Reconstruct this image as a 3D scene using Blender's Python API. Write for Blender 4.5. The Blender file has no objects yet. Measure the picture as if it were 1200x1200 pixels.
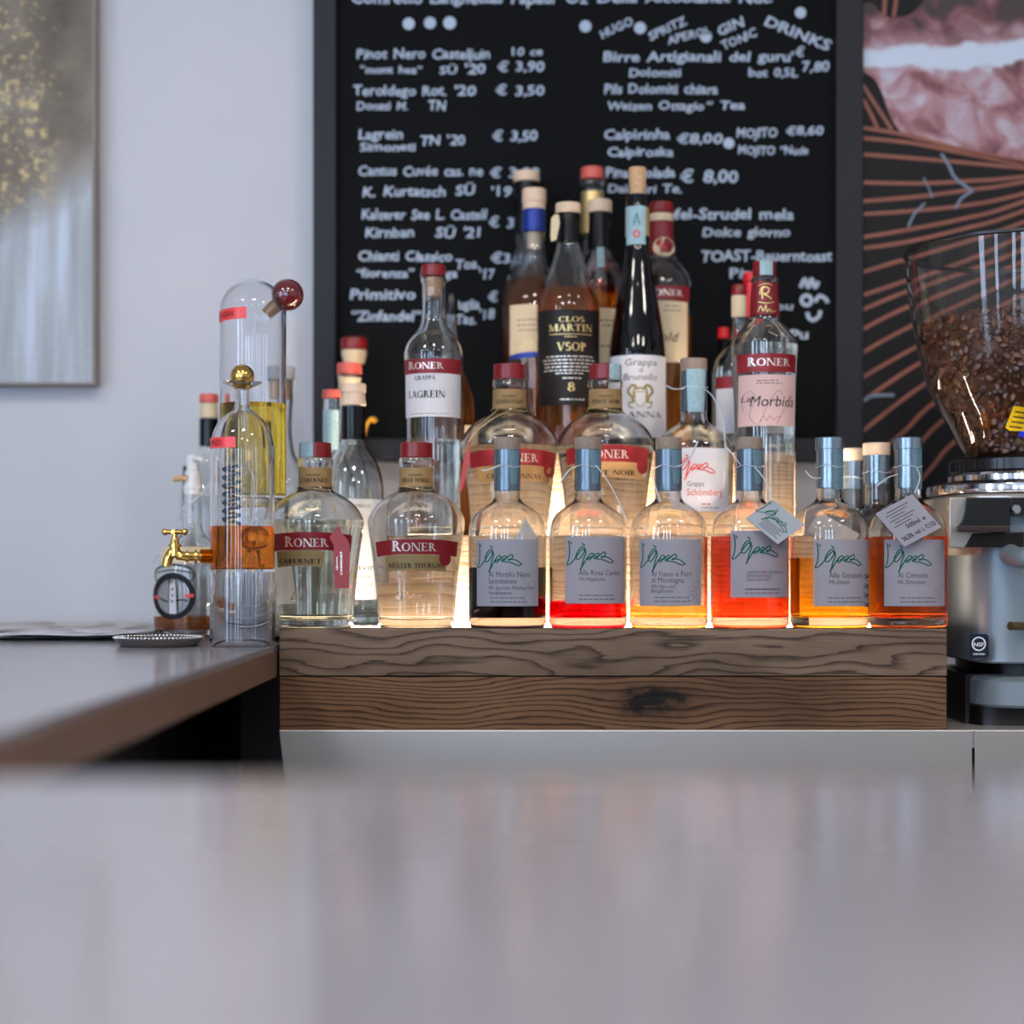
import bpy, bmesh, math, random
from mathutils import Vector, Matrix
random.seed(11)
PI = math.pi
SC = bpy.context.scene
COL = SC.collection
K = 2000.0            # focal length in pixels of the 1200 px frame
ZC = 1.18             # camera height
# ------------------------------------------------------------------ camera, world, light, exposure
cd = bpy.data.cameras.new('camera'); cam = bpy.data.objects.new('camera', cd); COL.objects.link(cam)
cam.location = (0, 0, ZC); cam.rotation_euler = (PI/2, 0, 0)
cd.lens = 60; cd.sensor_width = 36; cd.shift_y = 70/1200; cd.clip_start = .01; cd.clip_end = 50
cd.dof.use_dof = True; cd.dof.focus_distance = 1.865; cd.dof.aperture_fstop = 2.4; cd.dof.aperture_blades = 9
SC.camera = cam
w = bpy.data.worlds.new('world'); SC.world = w; w.use_nodes = True
w.node_tree.nodes['Background'].inputs[0].default_value = (.55, .68, .9, 1)
w.node_tree.nodes['Background'].inputs[1].default_value = .6
SC.view_settings.view_transform = 'Standard'; SC.view_settings.look = 'None'
SC.view_settings.gamma = 1; SC.view_settings.use_curve_mapping = False
SC.view_settings.exposure = 0.28
WINDOW_GLOW = 13.0
LED_GLOW = 215.0
def area(name, loc, rot, sx, sy, power, color):
    l = bpy.data.lights.new(name, 'AREA'); l.shape = 'RECTANGLE'; l.size = sx; l.size_y = sy; l.energy = power; l.color = color
    o = bpy.data.objects.new(name, l); COL.objects.link(o); o.location = loc; o.rotation_euler = rot
    return o
for lx, ly in ((-1.3, -1.4), (-1.3, .3), (.1, -1.4), (.1, .3), (1.5, -1.4), (1.5, .3)):
    area('ceiling_lamp_light', (lx, ly, 2.75), (0, 0, 0), .34, .34, 14, (1, .93, .85))
cy = SC.cycles
cy.max_bounces = 28; cy.transmission_bounces = 26; cy.glossy_bounces = 8; cy.diffuse_bounces = 4; cy.transparent_max_bounces = 16
cy.sample_clamp_indirect = 5; cy.use_denoising = True; cy.blur_glossy = .6
# ------------------------------------------------------------------ helpers
def lin(h):
    if isinstance(h, str):
        h = h.lstrip('#'); c = [int(h[i:i+2], 16)/255 for i in (0, 2, 4)]
        return tuple(x/12.92 if x <= .04045 else ((x+.055)/1.055)**2.4 for x in c) + (1,)
    return tuple(h)[:3] + (1,)
def newmat(name):
    m = bpy.data.materials.new(name); m.use_nodes = True; nt = m.node_tree; nt.nodes.clear()
    out = nt.nodes.new('ShaderNodeOutputMaterial')
    def N(t, **kw):
        n = nt.nodes.new(t)
        for k, v in kw.items():
            if k.startswith('i_'): n.inputs[k[2:].replace('_', ' ')].default_value = v
            elif k[0] == 'n' and k[1:].isdigit(): n.inputs[int(k[1:])].default_value = v
            else: setattr(n, k, v)
        return n
    L = nt.links.new
    return m, nt, N, L, out
def ramp(N, stops):
    r = N('ShaderNodeValToRGB'); e = r.color_ramp.elements
    e[0].position, e[0].color = stops[0][0], lin(stops[0][1]); e[1].position, e[1].color = stops[-1][0], lin(stops[-1][1])
    for p, c in stops[1:-1]:
        x = e.new(p); x.color = lin(c)
    return r
def mat(name, color, rough=.5, metal=0, var=.08, scale=30, bump=0, spec=.5, trans=0, coat=0):
    """principled surface with a little procedural variation; trans adds paper-like translucency"""
    m, nt, N, L, out = newmat(name); c = lin(color)
    co = N('ShaderNodeTexCoord'); no = N('ShaderNodeTexNoise'); no.inputs['Scale'].default_value = scale
    L(co.outputs['Object'], no.inputs['Vector'])
    mx = N('ShaderNodeMix', data_type='RGBA')
    mx.inputs[6].default_value = tuple(x*(1-var) for x in c[:3]) + (1,)
    mx.inputs[7].default_value = tuple(min(1, x*(1+var)) for x in c[:3]) + (1,)
    L(no.outputs['Fac'], mx.inputs[0])
    b = N('ShaderNodeBsdfPrincipled'); L(mx.outputs[2], b.inputs['Base Color'])
    b.inputs['Roughness'].default_value = rough; b.inputs['Metallic'].default_value = metal
    b.inputs['Specular IOR Level'].default_value = spec; b.inputs['Coat Weight'].default_value = coat
    if bump:
        bp = N('ShaderNodeBump'); bp.inputs['Strength'].default_value = bump; bp.inputs['Distance'].default_value = .002
        L(no.outputs['Fac'], bp.inputs['Height']); L(bp.outputs[0], b.inputs['Normal'])
    if trans:
        t = N('ShaderNodeBsdfTranslucent'); L(mx.outputs[2], t.inputs[0])
        ms = N('ShaderNodeMixShader'); ms.inputs[0].default_value = trans
        L(b.outputs[0], ms.inputs[1]); L(t.outputs[0], ms.inputs[2]); L(ms.outputs[0], out.inputs[0])
    else: L(b.outputs[0], out.inputs[0])
    return m
def glassmat(name, color, ior=1.48, rough=0.0, glow_mix=0):
    m, nt, N, L, out = newmat(name)
    co = N('ShaderNodeTexCoord'); no = N('ShaderNodeTexNoise'); no.inputs['Scale'].default_value = 14
    L(co.outputs['Object'], no.inputs['Vector'])
    g = N('ShaderNodeBsdfGlass'); g.inputs['Color'].default_value = lin(color); g.inputs['IOR'].default_value = ior
    g.inputs['Roughness'].default_value = rough
    bp = N('ShaderNodeBump'); bp.inputs['Strength'].default_value = .05; bp.inputs['Distance'].default_value = .001
    L(no.outputs['Fac'], bp.inputs['Height']); L(bp.outputs[0], g.inputs['Normal'])
    if glow_mix:
        t = N('ShaderNodeBsdfTranslucent'); t.inputs[0].default_value = lin(color); df = N('ShaderNodeBsdfDiffuse'); df.inputs[0].default_value = lin(color)
        m1 = N('ShaderNodeMixShader'); L(t.outputs[0], m1.inputs[1]); L(df.outputs[0], m1.inputs[2])
        m2 = N('ShaderNodeMixShader'); m2.inputs[0].default_value = glow_mix; L(g.outputs[0], m2.inputs[1]); L(m1.outputs[0], m2.inputs[2]); L(m2.outputs[0], out.inputs[0])
    else: L(g.outputs[0], out.inputs[0])
    return m
def emitmat(name, color, strength):
    m, nt, N, L, out = newmat(name); e = N('ShaderNodeEmission'); e.inputs[0].default_value = lin(color); e.inputs[1].default_value = strength
    L(e.outputs[0], out.inputs[0]); return m

class G:
    """collects faces of one mesh"""
    def __init__(s): s.v = []; s.f = []
    def add(s, vf, M=None):
        v, f = vf; o = len(s.v)
        s.v += [tuple(M @ Vector(p)) if M else tuple(p) for p in v]; s.f += [tuple(i+o for i in q) for q in f]; return s
    def box(s, x0, x1, y0, y1, z0, z1): return s.add(boxvf(x0, x1, y0, y1, z0, z1))
def boxvf(x0, x1, y0, y1, z0, z1):
    v = [(x, y, z) for z in (z0, z1) for y in (y0, y1) for x in (x0, x1)]
    return v, [(0, 2, 3, 1), (4, 5, 7, 6), (0, 1, 5, 4), (2, 6, 7, 3), (0, 4, 6, 2), (1, 3, 7, 5)]
def put(name, g, m, parent=None, smooth=True, ang=38, fix=False, bevel=0, loc=None):
    if isinstance(g, tuple): gg = G(); gg.add(g); g = gg
    me = bpy.data.meshes.new(name); me.from_pydata(g.v, [], g.f)
    if fix:
        bm = bmesh.new(); bm.from_mesh(me); bmesh.ops.recalc_face_normals(bm, faces=bm.faces); bm.to_mesh(me); bm.free()
    if smooth:
        for p in me.polygons: p.use_smooth = True
        me.set_sharp_from_angle(angle=math.radians(ang))
    me.materials.append(m); o = bpy.data.objects.new(name, me); COL.objects.link(o)
    if parent: o.parent = parent
    if loc: o.location = loc
    if bevel:
        b = o.modifiers.new('bevel', 'BEVEL'); b.width = bevel; b.segments = 3; b.limit_method = 'ANGLE'
    return o
def tag(o, label, cat, group=None):
    o['label'] = label; o['category'] = cat
    if group: o['group'] = group
    return o
def thing(name, label, cat, loc=(0, 0, 0), group=None, rz=0):
    o = bpy.data.objects.new(name, None); COL.objects.link(o); o.location = loc; o.rotation_euler = (0, 0, rz); o.empty_display_size = .02
    return tag(o, label, cat, group)
def structure(o): o['kind'] = 'structure'; return o
def W(px, py, d): return Vector(((px-600)*d/K, d, ZC+(670-py)*d/K))
def lathe(prof, n=56, close=False):
    """profile of (r, z) from the bottom outside upwards gives outward normals"""
    v = []; f = []; rings = []
    for r, z in prof:
        if r < 1e-7: rings.append([len(v)]); v.append((0, 0, z))
        else:
            rings.append(list(range(len(v), len(v)+n)))
            v += [(r*math.cos(2*PI*j/n), r*math.sin(2*PI*j/n), z) for j in range(n)]
    pairs = list(zip(rings, rings[1:])) + ([(rings[-1], rings[0])] if close else [])
    for a, b in pairs:
        if len(a) == 1 and len(b) == 1: continue
        for j in range(n):
            k = (j+1) % n
            if len(a) == 1: f.append((a[0], b[k], b[j]))
            elif len(b) == 1: f.append((a[j], a[k], b[0]))
            else: f.append((a[j], a[k], b[k], b[j]))
    return v, f
def solid(prof, n=48):
    p = list(prof)
    if p[0][0] > 0: p = [(0, p[0][1])] + p
    if p[-1][0] > 0: p = p + [(0, p[-1][1])]
    return lathe(p, n)
def sphere(c, r, n=24, m=14):
    v, f = lathe([(r*math.sin(PI*i/m) if 0 < i < m else 0, -r*math.cos(PI*i/m)) for i in range(m+1)], n)
    return [(x+c[0], y+c[1], z+c[2]) for x, y, z in v], f
def catmull(pts, k=6, closed=False):
    P = [Vector(p) for p in pts]; out = []
    n = len(P)
    for i in range(n-1):
        a, b, c, d = P[max(i-1, 0)], P[i], P[i+1], P[min(i+2, n-1)]
        for j in range(k):
            t = j/k
            out.append(.5*((2*b)+(c-a)*t+(2*a-5*b+4*c-d)*t*t+(3*b-a-3*c+d)*t**3))
    out.append(P[-1]); return out
def tube(path, r, n=8, smooth=4):
    P = catmull(path, smooth) if smooth else [Vector(p) for p in path]
    rad = r if callable(r) else (lambda t: r)
    v = []; f = []; up = Vector((.13, .31, 1)).normalized(); N_ = len(P)
    for i, p in enumerate(P):
        t = (P[min(i+1, N_-1)]-P[max(i-1, 0)]).normalized(); a = t.cross(up)
        if a.length < 1e-4: a = t.cross(Vector((1, 0, 0)))
        a.normalize(); b = a.cross(t).normalized(); q = rad(i/(N_-1))
        v += [tuple(p+q*(math.cos(2*PI*j/n)*a+math.sin(2*PI*j/n)*b)) for j in range(n)]
        if i:
            o = (i-1)*n
            f += [(o+j, o+n+j, o+n+(j+1) % n, o+(j+1) % n) for j in range(n)]
    f.append(tuple(range(n))); f.append(tuple(reversed(range((N_-1)*n, N_*n))))
    return v, f
def pchip(pts):
    """monotone cubic through (x, y) with x ascending"""
    X = [p[0] for p in pts]; Y = [p[1] for p in pts]; n = len(X)
    h = [X[i+1]-X[i] for i in range(n-1)]; dl = [(Y[i+1]-Y[i])/h[i] for i in range(n-1)]
    m = [dl[0]]+[0 if dl[i-1]*dl[i] <= 0 else 3*(h[i-1]+h[i])/((2*h[i]+h[i-1])/dl[i-1]+(h[i]+2*h[i-1])/dl[i]) for i in range(1, n-1)]+[dl[-1]]
    def f(x):
        if x <= X[0]: return Y[0]
        if x >= X[-1]: return Y[-1]
        i = max(j for j in range(n-1) if X[j] <= x); t = (x-X[i])/h[i]
        return (2*t**3-3*t*t+1)*Y[i]+(t**3-2*t*t+t)*h[i]*m[i]+(-2*t**3+3*t*t)*Y[i+1]+(t**3-t*t)*h[i]*m[i+1]
    return f
def superloft(secs, n=48):
    """stack of super-ellipse sections (cx, cy, z, rx, ry, exponent), closed"""
    v = []; f = []
    for cx, cy_, z, rx, ry, e in secs:
        for j in range(n):
            a = 2*PI*j/n; c, s = math.cos(a), math.sin(a)
            v.append((cx+rx*math.copysign(abs(c)**(2/e), c), cy_+ry*math.copysign(abs(s)**(2/e), s), z))
    for i in range(len(secs)-1):
        o = i*n; f += [(o+j, o+(j+1) % n, o+n+(j+1) % n, o+n+j) for j in range(n)]
    f.append(tuple(reversed(range(n)))); f.append(tuple(range((len(secs)-1)*n, len(secs)*n)))
    return v, f
def plate(poly, place, th):
    """thin prism from a 2-D polygon; place(x, y, e) gives the 3-D point"""
    n = len(poly); v = [place(x, y, th) for x, y in poly]+[place(x, y, 0) for x, y in poly]
    return v, [tuple(range(n)), tuple(reversed(range(n, 2*n)))]+[(i, i+n, (i+1) % n+n, (i+1) % n) for i in range(n)]
# ------------------------------------------------------------------ lettering
CH = sorted(set("ABCDEFGHIJKLMNOPQRSTUVWXYZabcdefghijklmnopqrstuvwxyz0123456789€,.'\"-%&ÒÜöüé“”/"))
GL = {}
def cache_glyphs():
    made = []
    for key, off in (('sans', 0), ('bold', .022)):
        for c in CH+[None]:
            for kind, body in ((0, c), (1, 'H%sH' % (c or ''))):
                if body is None: continue
                cu = bpy.data.curves.new('glyph', 'FONT'); cu.body = body; cu.size = 1; cu.offset = off; cu.resolution_u = 2
                o = bpy.data.objects.new('glyph', cu); COL.objects.link(o); made.append((key, c, kind, o))
    bpy.context.view_layer.update(); dg = bpy.context.evaluated_depsgraph_get(); wd = {}
    for key, c, kind, o in made:
        me = o.evaluated_get(dg).to_mesh(); vs = [(v.co.x, v.co.y) for v in me.vertices]
        if kind: wd[key, c] = max(x for x, y in vs)-min(x for x, y in vs)
        else: GL[key, c] = [vs, [tuple(p.vertices) for p in me.polygons], 0]
    for key, c, kind, o in made:
        if not kind: GL[key, c][2] = wd[key, c]-wd[key, None]
    for key, c, kind, o in made:
        cu = o.data; bpy.data.objects.remove(o); bpy.data.curves.remove(cu)
    for key in ('sans', 'bold'):
        cap = max(y for x, y in GL['sans', 'H'][0])
        for c in CH:
            g = GL[key, c]; GL[key, c] = ([(x/cap, y/cap) for x, y in g[0]], g[1], g[2]/cap)
        GL[key, ' '] = ([], [], .42)
cache_glyphs()
T_, t_ = .19, .075
def sr(x0, y0, x1, y1): return [(x0, y0), (x1, y0), (x1, y1), (x0, y1)]
def stem(x, y0=0, y1=1, w=T_): return [sr(x-w/2, y0, x+w/2, y1), sr(x-w/2-.09, y0, x+w/2+.09, y0+.06), sr(x-w/2-.09, y1-.06, x+w/2+.09, y1)]
def dg_(x0, y0, x1, y1, w): return [[(x0-w/2, y0), (x0+w/2, y0), (x1+w/2, y1), (x1-w/2, y1)]]
def ar(cx, cy_, rx, ry, a0, a1, n=14, T=T_, t=t_):
    q = []
    for i in range(n):
        r = []
        for k in (i, i+1):
            a = math.radians(a0+(a1-a0)*k/n); wd = t+(T-t)*abs(math.cos(a))**1.5
            r.append(((cx+rx*math.cos(a), cy_+ry*math.sin(a)), (cx+(rx-wd)*math.cos(a), cy_+(ry-min(wd, t+.03))*math.sin(a))))
        q.append([r[0][0], r[1][0], r[1][1], r[0][1]])
    return q
SER = {
 'A': (dg_(.1, 0, .4, 1, t_)+dg_(.72, 0, .42, 1, T_)+[sr(.2, .3, .6, .37), sr(0, 0, .2, .06), sr(.58, 0, .88, .06)], .88),
 'B': (stem(.2)+ar(.2, .75, .36, .25, -90, 90)+ar(.2, .26, .44, .27, -90, 90), .72),
 'C': (ar(.45, .5, .42, .51, 48, 318)+[sr(.7, .68, .76, .95)], .84),
 'D': (stem(.2)+ar(.26, .5, .52, .5, -90, 90)+[sr(.2, 0, .3, .07), sr(.2, .93, .3, 1)], .88),
 'E': (stem(.2)+[sr(.2, 0, .64, .07), sr(.2, .93, .62, 1), sr(.2, .47, .5, .54), sr(.58, 0, .64, .25), sr(.56, .76, .62, 1), sr(.46, .38, .51, .63)], .72),
 'G': (ar(.45, .5, .42, .51, 48, 320)+stem(.74, .0, .42)+[sr(.7, .7, .76, .95)], .92),
 'H': (stem(.2)+stem(.78)+[sr(.2, .47, .78, .54)], 1.0),
 'I': (stem(.2), .42),
 'L': (stem(.2)+[sr(.2, 0, .64, .07), sr(.58, 0, .64, .28)], .7),
 'M': (stem(.14, w=t_)+stem(.96)+dg_(.5, .05, .18, 1, T_)+dg_(.5, .05, .92, 1, t_), 1.14),
 'N': (stem(.14, w=t_)+stem(.8, w=t_)+dg_(.76, 0, .18, 1, T_), .94),
 'O': (ar(.47, .5, .44, .51, 0, 360, 22), .95),
 'P': (stem(.2)+ar(.2, .72, .42, .28, -90, 90), .68),
 'R': (stem(.2)+ar(.2, .73, .4, .27, -90, 90)+dg_(.72, 0, .42, .48, T_)+[sr(.6, 0, .86, .06)], .84),
 'S': (ar(.33, .74, .27, .27, 30, 270, T=.15)+ar(.33, .27, .29, .28, -150, 90, T=.17), .64),
 'T': (stem(.38)+[sr(.02, .93, .74, 1), sr(.02, .72, .08, 1), sr(.68, .72, .74, 1)], .78),
 'U': ([sr(.12, .3, .31, 1), sr(.02, .94, .42, 1), sr(.7, .3, .77, 1), sr(.6, .94, .88, 1)]+ar(.445, .33, .325, .35, 180, 360), .9),
 'V': (dg_(.42, 0, .14, 1, T_)+dg_(.42, 0, .74, 1, t_)+[sr(0, .94, .3, 1), sr(.62, .94, .88, 1)], .86),
 'Y': (dg_(.4, .45, .14, 1, T_)+dg_(.4, .45, .7, 1, t_)+stem(.4, 0, .5)[:2]+[sr(0, .94, .3, 1), sr(.58, .94, .84, 1)], .82),
 '8': (ar(.34, .75, .26, .25, 0, 360, 18)+ar(.34, .27, .31, .28, 0, 360, 18), .7),
}
SER['Ü'] = (SER['U'][0]+[sr(.26, 1.1, .38, 1.22), sr(.54, 1.1, .66, 1.22)], .9)
for c, (polys, adv) in SER.items():
    v = []; f = []
    for p in polys:
        o = len(v); v += p; f.append(tuple(range(o, o+len(p))))
    GL['serif', c] = (v, f, adv)
GL['serif', ' '] = ([], [], .45)
def layout(text, font='sans', first=1.0, jit=0, shear=0):
    v = []; f = []; x = 0
    for i, c in enumerate(text):
        g = GL.get((font, c)) or GL[('bold' if font == 'serif' else 'sans', c)]
        s = first if i == 0 else 1.0
        a = random.uniform(-jit, jit); dy = random.uniform(-jit, jit)*.35; o = len(v); s *= 1+random.uniform(-jit, jit)*.4
        for px, py in g[0]:
            px, py = px*s, py*s
            v.append((x+px*math.cos(a)-py*math.sin(a)+shear*py, px*math.sin(a)+py*math.cos(a)+dy))
        f += [tuple(k+o for k in q) for q in g[1]]; x += g[2]*s
    w_ = max([p[0] for p in v] or [x]); m = min([p[0] for p in v] or [0])
    return [(p[0]-m, p[1]) for p in v], f, w_-m
def textvf(text, place, x0, x1, yb, h, font='sans', **kw):
    """lettering on place(x, y) from x0 to x1 (photo-scale units), baseline yb, capitals h high"""
    v, f, w_ = layout(text, font, **kw); k = (x1-x0)/w_
    return [place(x0+x*k, yb-y*h) for x, y in v], f
def ribbon(pts, wd, place, k=6):
    P = catmull([(x, y, 0) for x, y in pts], k); v = []; f = []; n = len(P)
    for i, p in enumerate(P):
        t = P[min(i+1, n-1)]-P[max(i-1, 0)]; l = t.length or 1; nx, ny = -t.y/l, t.x/l
        v += [place(p.x+nx*wd/2, p.y+ny*wd/2), place(p.x-nx*wd/2, p.y-ny*wd/2)]
        if i: f.append((2*i-2, 2*i-1, 2*i+1, 2*i))
    return v, f
def disc(cx, cy_, r, place, n=20, ry=None):
    ry = ry or r
    return [place(cx+r*math.cos(2*PI*i/n), cy_+ry*math.sin(2*PI*i/n)) for i in range(n)], [tuple(range(n))]
def ring2(cx, cy_, r0, r1, place, n=36):
    v = []; f = []
    for i in range(n):
        a = 2*PI*i/n; v += [place(cx+r0*math.cos(a), cy_+r0*math.sin(a)), place(cx+r1*math.cos(a), cy_+r1*math.sin(a))]
        j = (i+1) % n; f.append((2*i, 2*i+1, 2*j+1, 2*j))
    return v, f
# ------------------------------------------------------------------ materials
M = {}
M['wall'] = mat('wall_plaster', '#bebec2', .85, var=.03, scale=6, bump=.06)
M['floor'] = mat('floor_tile', '#77706a', .5, var=.1, scale=4)
M['ceiling'] = mat('ceiling_paint', '#d8d6d2', .9, var=.02)
M['glow_window'] = emitmat('window_daylight', '#c2dcff', WINDOW_GLOW)
M['winframe'] = mat('window_frame_paint', '#50504e', .5)
M['led'] = emitmat('warm_led', '#ffe6cc', LED_GLOW)
M['led_rail'] = mat('led_profile_aluminium', '#c8c4bc', .35, 1)
M['glass'] = glassmat('clear_glass', (.985, .99, .985))
M['thinglass'] = glassmat('lab_glass', (.985, .985, .99), 1.40)
M['smoke'] = glassmat('smoky_plastic', (.96, .95, .93), 1.34)
M['darkglass'] = mat('black_bottle_glass', '#060404', .03, var=.1, spec=.45)
LQ = {'pale': (.985, .955, .86), 'water': (.985, .98, .95), 'black': (.03, .012, .02), 'red': (.78, .02, .05), 'straw': (1, .78, .36), 'orange': (.98, .26, .10), 'yellow': (1, .68, .12), 'redorange': (1, .38, .11),
      'amber': (.94, .50, .12), 'deepamber': (.92, .42, .13), 'gold': (.92, .78, .30), 'brown': (.82, .42, .16), 'whisky': (.98, .42, .07)}
GLOW_MIX = {'whisky': .4, 'deepamber': .22, 'brown': .12, 'redorange': .1, 'orange': .08}  # diffuse share imitating the backlit glow of these spirits
for k, c in LQ.items(): M['l_'+k] = glassmat('spirit_'+k, c, 1.36, glow_mix=GLOW_MIX.get(k, 0))
M['cork'] = mat('grey_brown_cork', '#8d7a6b', .7, var=.25, scale=240)
M['cork_tan'] = mat('tan_cork', '#c79d74', .7, var=.25, scale=240)
M['cork_pale'] = mat('pale_cork_cap', '#d3b89c', .6, var=.12, scale=160)
M['capsule'] = mat('grey_blue_capsule', '#64737d', .24, .6, var=.06)
M['foil'] = mat('silver_blue_foil', '#83929c', .22, .75, var=.1, bump=.25, scale=60)
M['strip'] = mat('tax_strip_paper', '#5a7683', .55, var=.25, scale=300)
M['strip_pale'] = mat('pale_tax_strip', '#90acb2', .6, var=.3, scale=260)
M['redcap'] = mat('red_lacquer_cap', '#78090f', .35, var=.08)
M['coralcap'] = mat('coral_cap', '#cf5a4c', .4, var=.08)
M['brightred'] = mat('bright_red_capsule', '#d8121a', .4)
M['kraft'] = mat('kraft_paper', '#a98656', .6, var=.08, scale=90, trans=.25)
M['kraft_dark'] = mat('dark_kraft_label', '#8c774b', .55, var=.08, scale=90, trans=.18)
M['burgundy'] = mat('burgundy_label', '#78141f', .5, var=.06, trans=.22)
M['redband'] = mat('red_label_band', '#82141e', .45, var=.06, trans=.15)
M['paper'] = mat('grey_white_label', '#bfbdc6', .6, var=.03, trans=.55)
M['white'] = mat('white_label', '#d9d8dc', .6, var=.03, trans=.25)
M['cream'] = mat('cream_label', '#dcc7a2', .6, var=.04, trans=.15)
M['pinklabel'] = mat('pale_pink_label', '#d2b3ae', .6, var=.04, trans=.2)
M['tagpaper'] = mat('grey_tag_card', '#8f959b', .6, var=.03)
M['tagred'] = mat('burgundy_tag_card', '#8f3438', .6, var=.03)
M['ink'] = mat('black_ink', '#141317', .6, spec=.25)
M['greyink'] = mat('grey_ink', '#43404b', .6)
M['green'] = mat('green_ink', '#065548', .6, spec=.2)
M['redink'] = mat('red_ink', '#d2413a', .5)
M['silver'] = mat('silver_print', '#d9cfc4', .3, .6, var=.04)
M['goldprint'] = mat('gold_print', '#cfb377', .3, .7, var=.06)
M['string'] = mat('white_raffia', '#b4b8be', .5)
M['twine'] = mat('twine', '#a48b62', .7)
M['blackcap'] = mat('black_capsule', '#060607', .2, var=.1, spec=.3)
M['bluefoil'] = mat('blue_foil', '#152f85', .35, .3)
M['blackpaper'] = mat('black_label', '#0e0907', .5, spec=.3)
M['gold'] = mat('polished_gold', '#d2a95c', .13, 1, var=.04)
M['chrome'] = mat('chrome', '#d8d8da', .1, 1, var=.03)
M['ball'] = mat('oxblood_ball', '#5a1218', .08, var=.1, coat=1)
M['redtape'] = mat('red_embossed_tape', '#e2403f', .35)
M['steel'] = mat('brushed_steel', '#d2ccc6', .36, .8, var=.05, scale=8)
M['black'] = mat('black_plastic', '#08080a', .3)
M['darkwood'] = mat('cabinet_black', '#141315', .6)
M['chalk'] = mat('chalk_marker', '#a9b6c6', .8)
M['board'] = mat('chalkboard_black', '#090a0c', .7, var=.12, scale=5, spec=.1)
M['frame'] = mat('chalkboard_frame', '#1c1c22', .5, spec=.25)

def wood(name, light, mid, dark, freq, warp, knot=None, seed=0, fine=.5):
    m, nt, N, L, out = newmat(name)
    co = N('ShaderNodeTexCoord'); sp = N('ShaderNodeSeparateXYZ'); L(co.outputs['Object'], sp.inputs[0])
    def ma(op, a, b=None, c=None):
        n = N('ShaderNodeMath', operation=op)
        for i, x in enumerate((a, b, c)):
            if x is None: continue
            if isinstance(x, (int, float)): n.inputs[i].default_value = x
            else: L(x, n.inputs[i])
        return n.outputs[0]
    def noise(sx, sy, sz, det=3, rough=.5):
        mp = N('ShaderNodeMapping'); mp.inputs['Scale'].default_value = (sx, sy, sz); mp.inputs['Location'].default_value = (seed*3.7, seed*1.3, seed*2.1)
        L(co.outputs['Object'], mp.inputs['Vector']); n = N('ShaderNodeTexNoise'); n.inputs['Scale'].default_value = 1; n.inputs['Detail'].default_value = det
        n.inputs['Roughness'].default_value = rough; L(mp.outputs[0], n.inputs['Vector']); return n.outputs['Fac']
    z = sp.outputs['Z']
    z1 = ma('ADD', z, ma('MULTIPLY', ma('SUBTRACT', noise(4.5, 4, 13, 2), .5), warp))
    kf = None
    if knot:
        kx, kz = knot; dx = ma('DIVIDE', ma('SUBTRACT', sp.outputs['X'], kx), .066); dz = ma('DIVIDE', ma('SUBTRACT', z, kz), .029)
        d2 = ma('ADD', ma('MULTIPLY', dx, dx), ma('MULTIPLY', dz, dz)); ex = ma('EXPONENT', ma('MULTIPLY', d2, -1))
        z1 = ma('SUBTRACT', z1, ma('MULTIPLY', ma('MULTIPLY', dz, ex), .016))
        kf = ma('MINIMUM', 1.0, ma('MULTIPLY', 1.6, ma('EXPONENT', ma('MULTIPLY', ma('MAXIMUM', 0.0, ma('ADD', d2, ma('MULTIPLY', ma('SUBTRACT', noise(70, 70, 90), .5), .9))), -4.2))))
    fr = ma('FRACT', ma('ADD', ma('MULTIPLY', z1, freq), ma('MULTIPLY', noise(5, 5, 70, 4, .6), 1.6)))
    s = ma('SUBTRACT', 1.0, ma('POWER', fr, 2.6))
    s = ma('MINIMUM', s, ma('MULTIPLY', fr, 9.0))
    fib = noise(9, 9, 420, 4, .65)
    val = ma('ADD', ma('MULTIPLY', s, 1-fine), ma('MULTIPLY', fib, fine))
    blot = noise(6, 6, 16, 3)
    r = ramp(N, [(.12, dark), (.34, mid), (.62, light), (.9, light)]); L(val, r.inputs[0])
    mx = N('ShaderNodeMix', data_type='RGBA', blend_type='MULTIPLY'); mx.inputs[0].default_value = .75
    L(r.outputs[0], mx.inputs[6]); r2 = ramp(N, [(.3, '#8f8278'), (.65, '#ffffff')]); L(blot, r2.inputs[0]); L(r2.outputs[0], mx.inputs[7])
    colr = mx.outputs[2]
    if kf is not None:
        m2 = N('ShaderNodeMix', data_type='RGBA'); L(kf, m2.inputs[0]); L(colr, m2.inputs[6]); m2.inputs[7].default_value = lin('#120c0a'); colr = m2.outputs[2]
    b = N('ShaderNodeBsdfPrincipled'); L(colr, b.inputs['Base Color']); b.inputs['Roughness'].default_value = .7; b.inputs['Specular IOR Level'].default_value = .25
    bp = N('ShaderNodeBump'); bp.inputs['Strength'].default_value = .5; bp.inputs['Distance'].default_value = .0015
    L(val, bp.inputs['Height']); L(bp.outputs[0], b.inputs['Normal']); L(b.outputs[0], out.inputs[0]); return m
zb = lambda y: ZC+(670-y)*1.85/K
M['wood_top'] = wood('weathered_grey_board', '#786352', '#534235', '#1a120e', 82, .12, seed=1, fine=.45)
M['wood_low'] = wood('weathered_brown_board', '#6f5038', '#472e1d', '#140b07', 190, .045, knot=((765-600)*1.85/K, zb(822)), seed=4, fine=.45)
M['wood_mid'] = wood('weathered_riser', '#c3a88c', '#9f8268', '#4a3626', 130, .07, seed=8, fine=.45)

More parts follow.
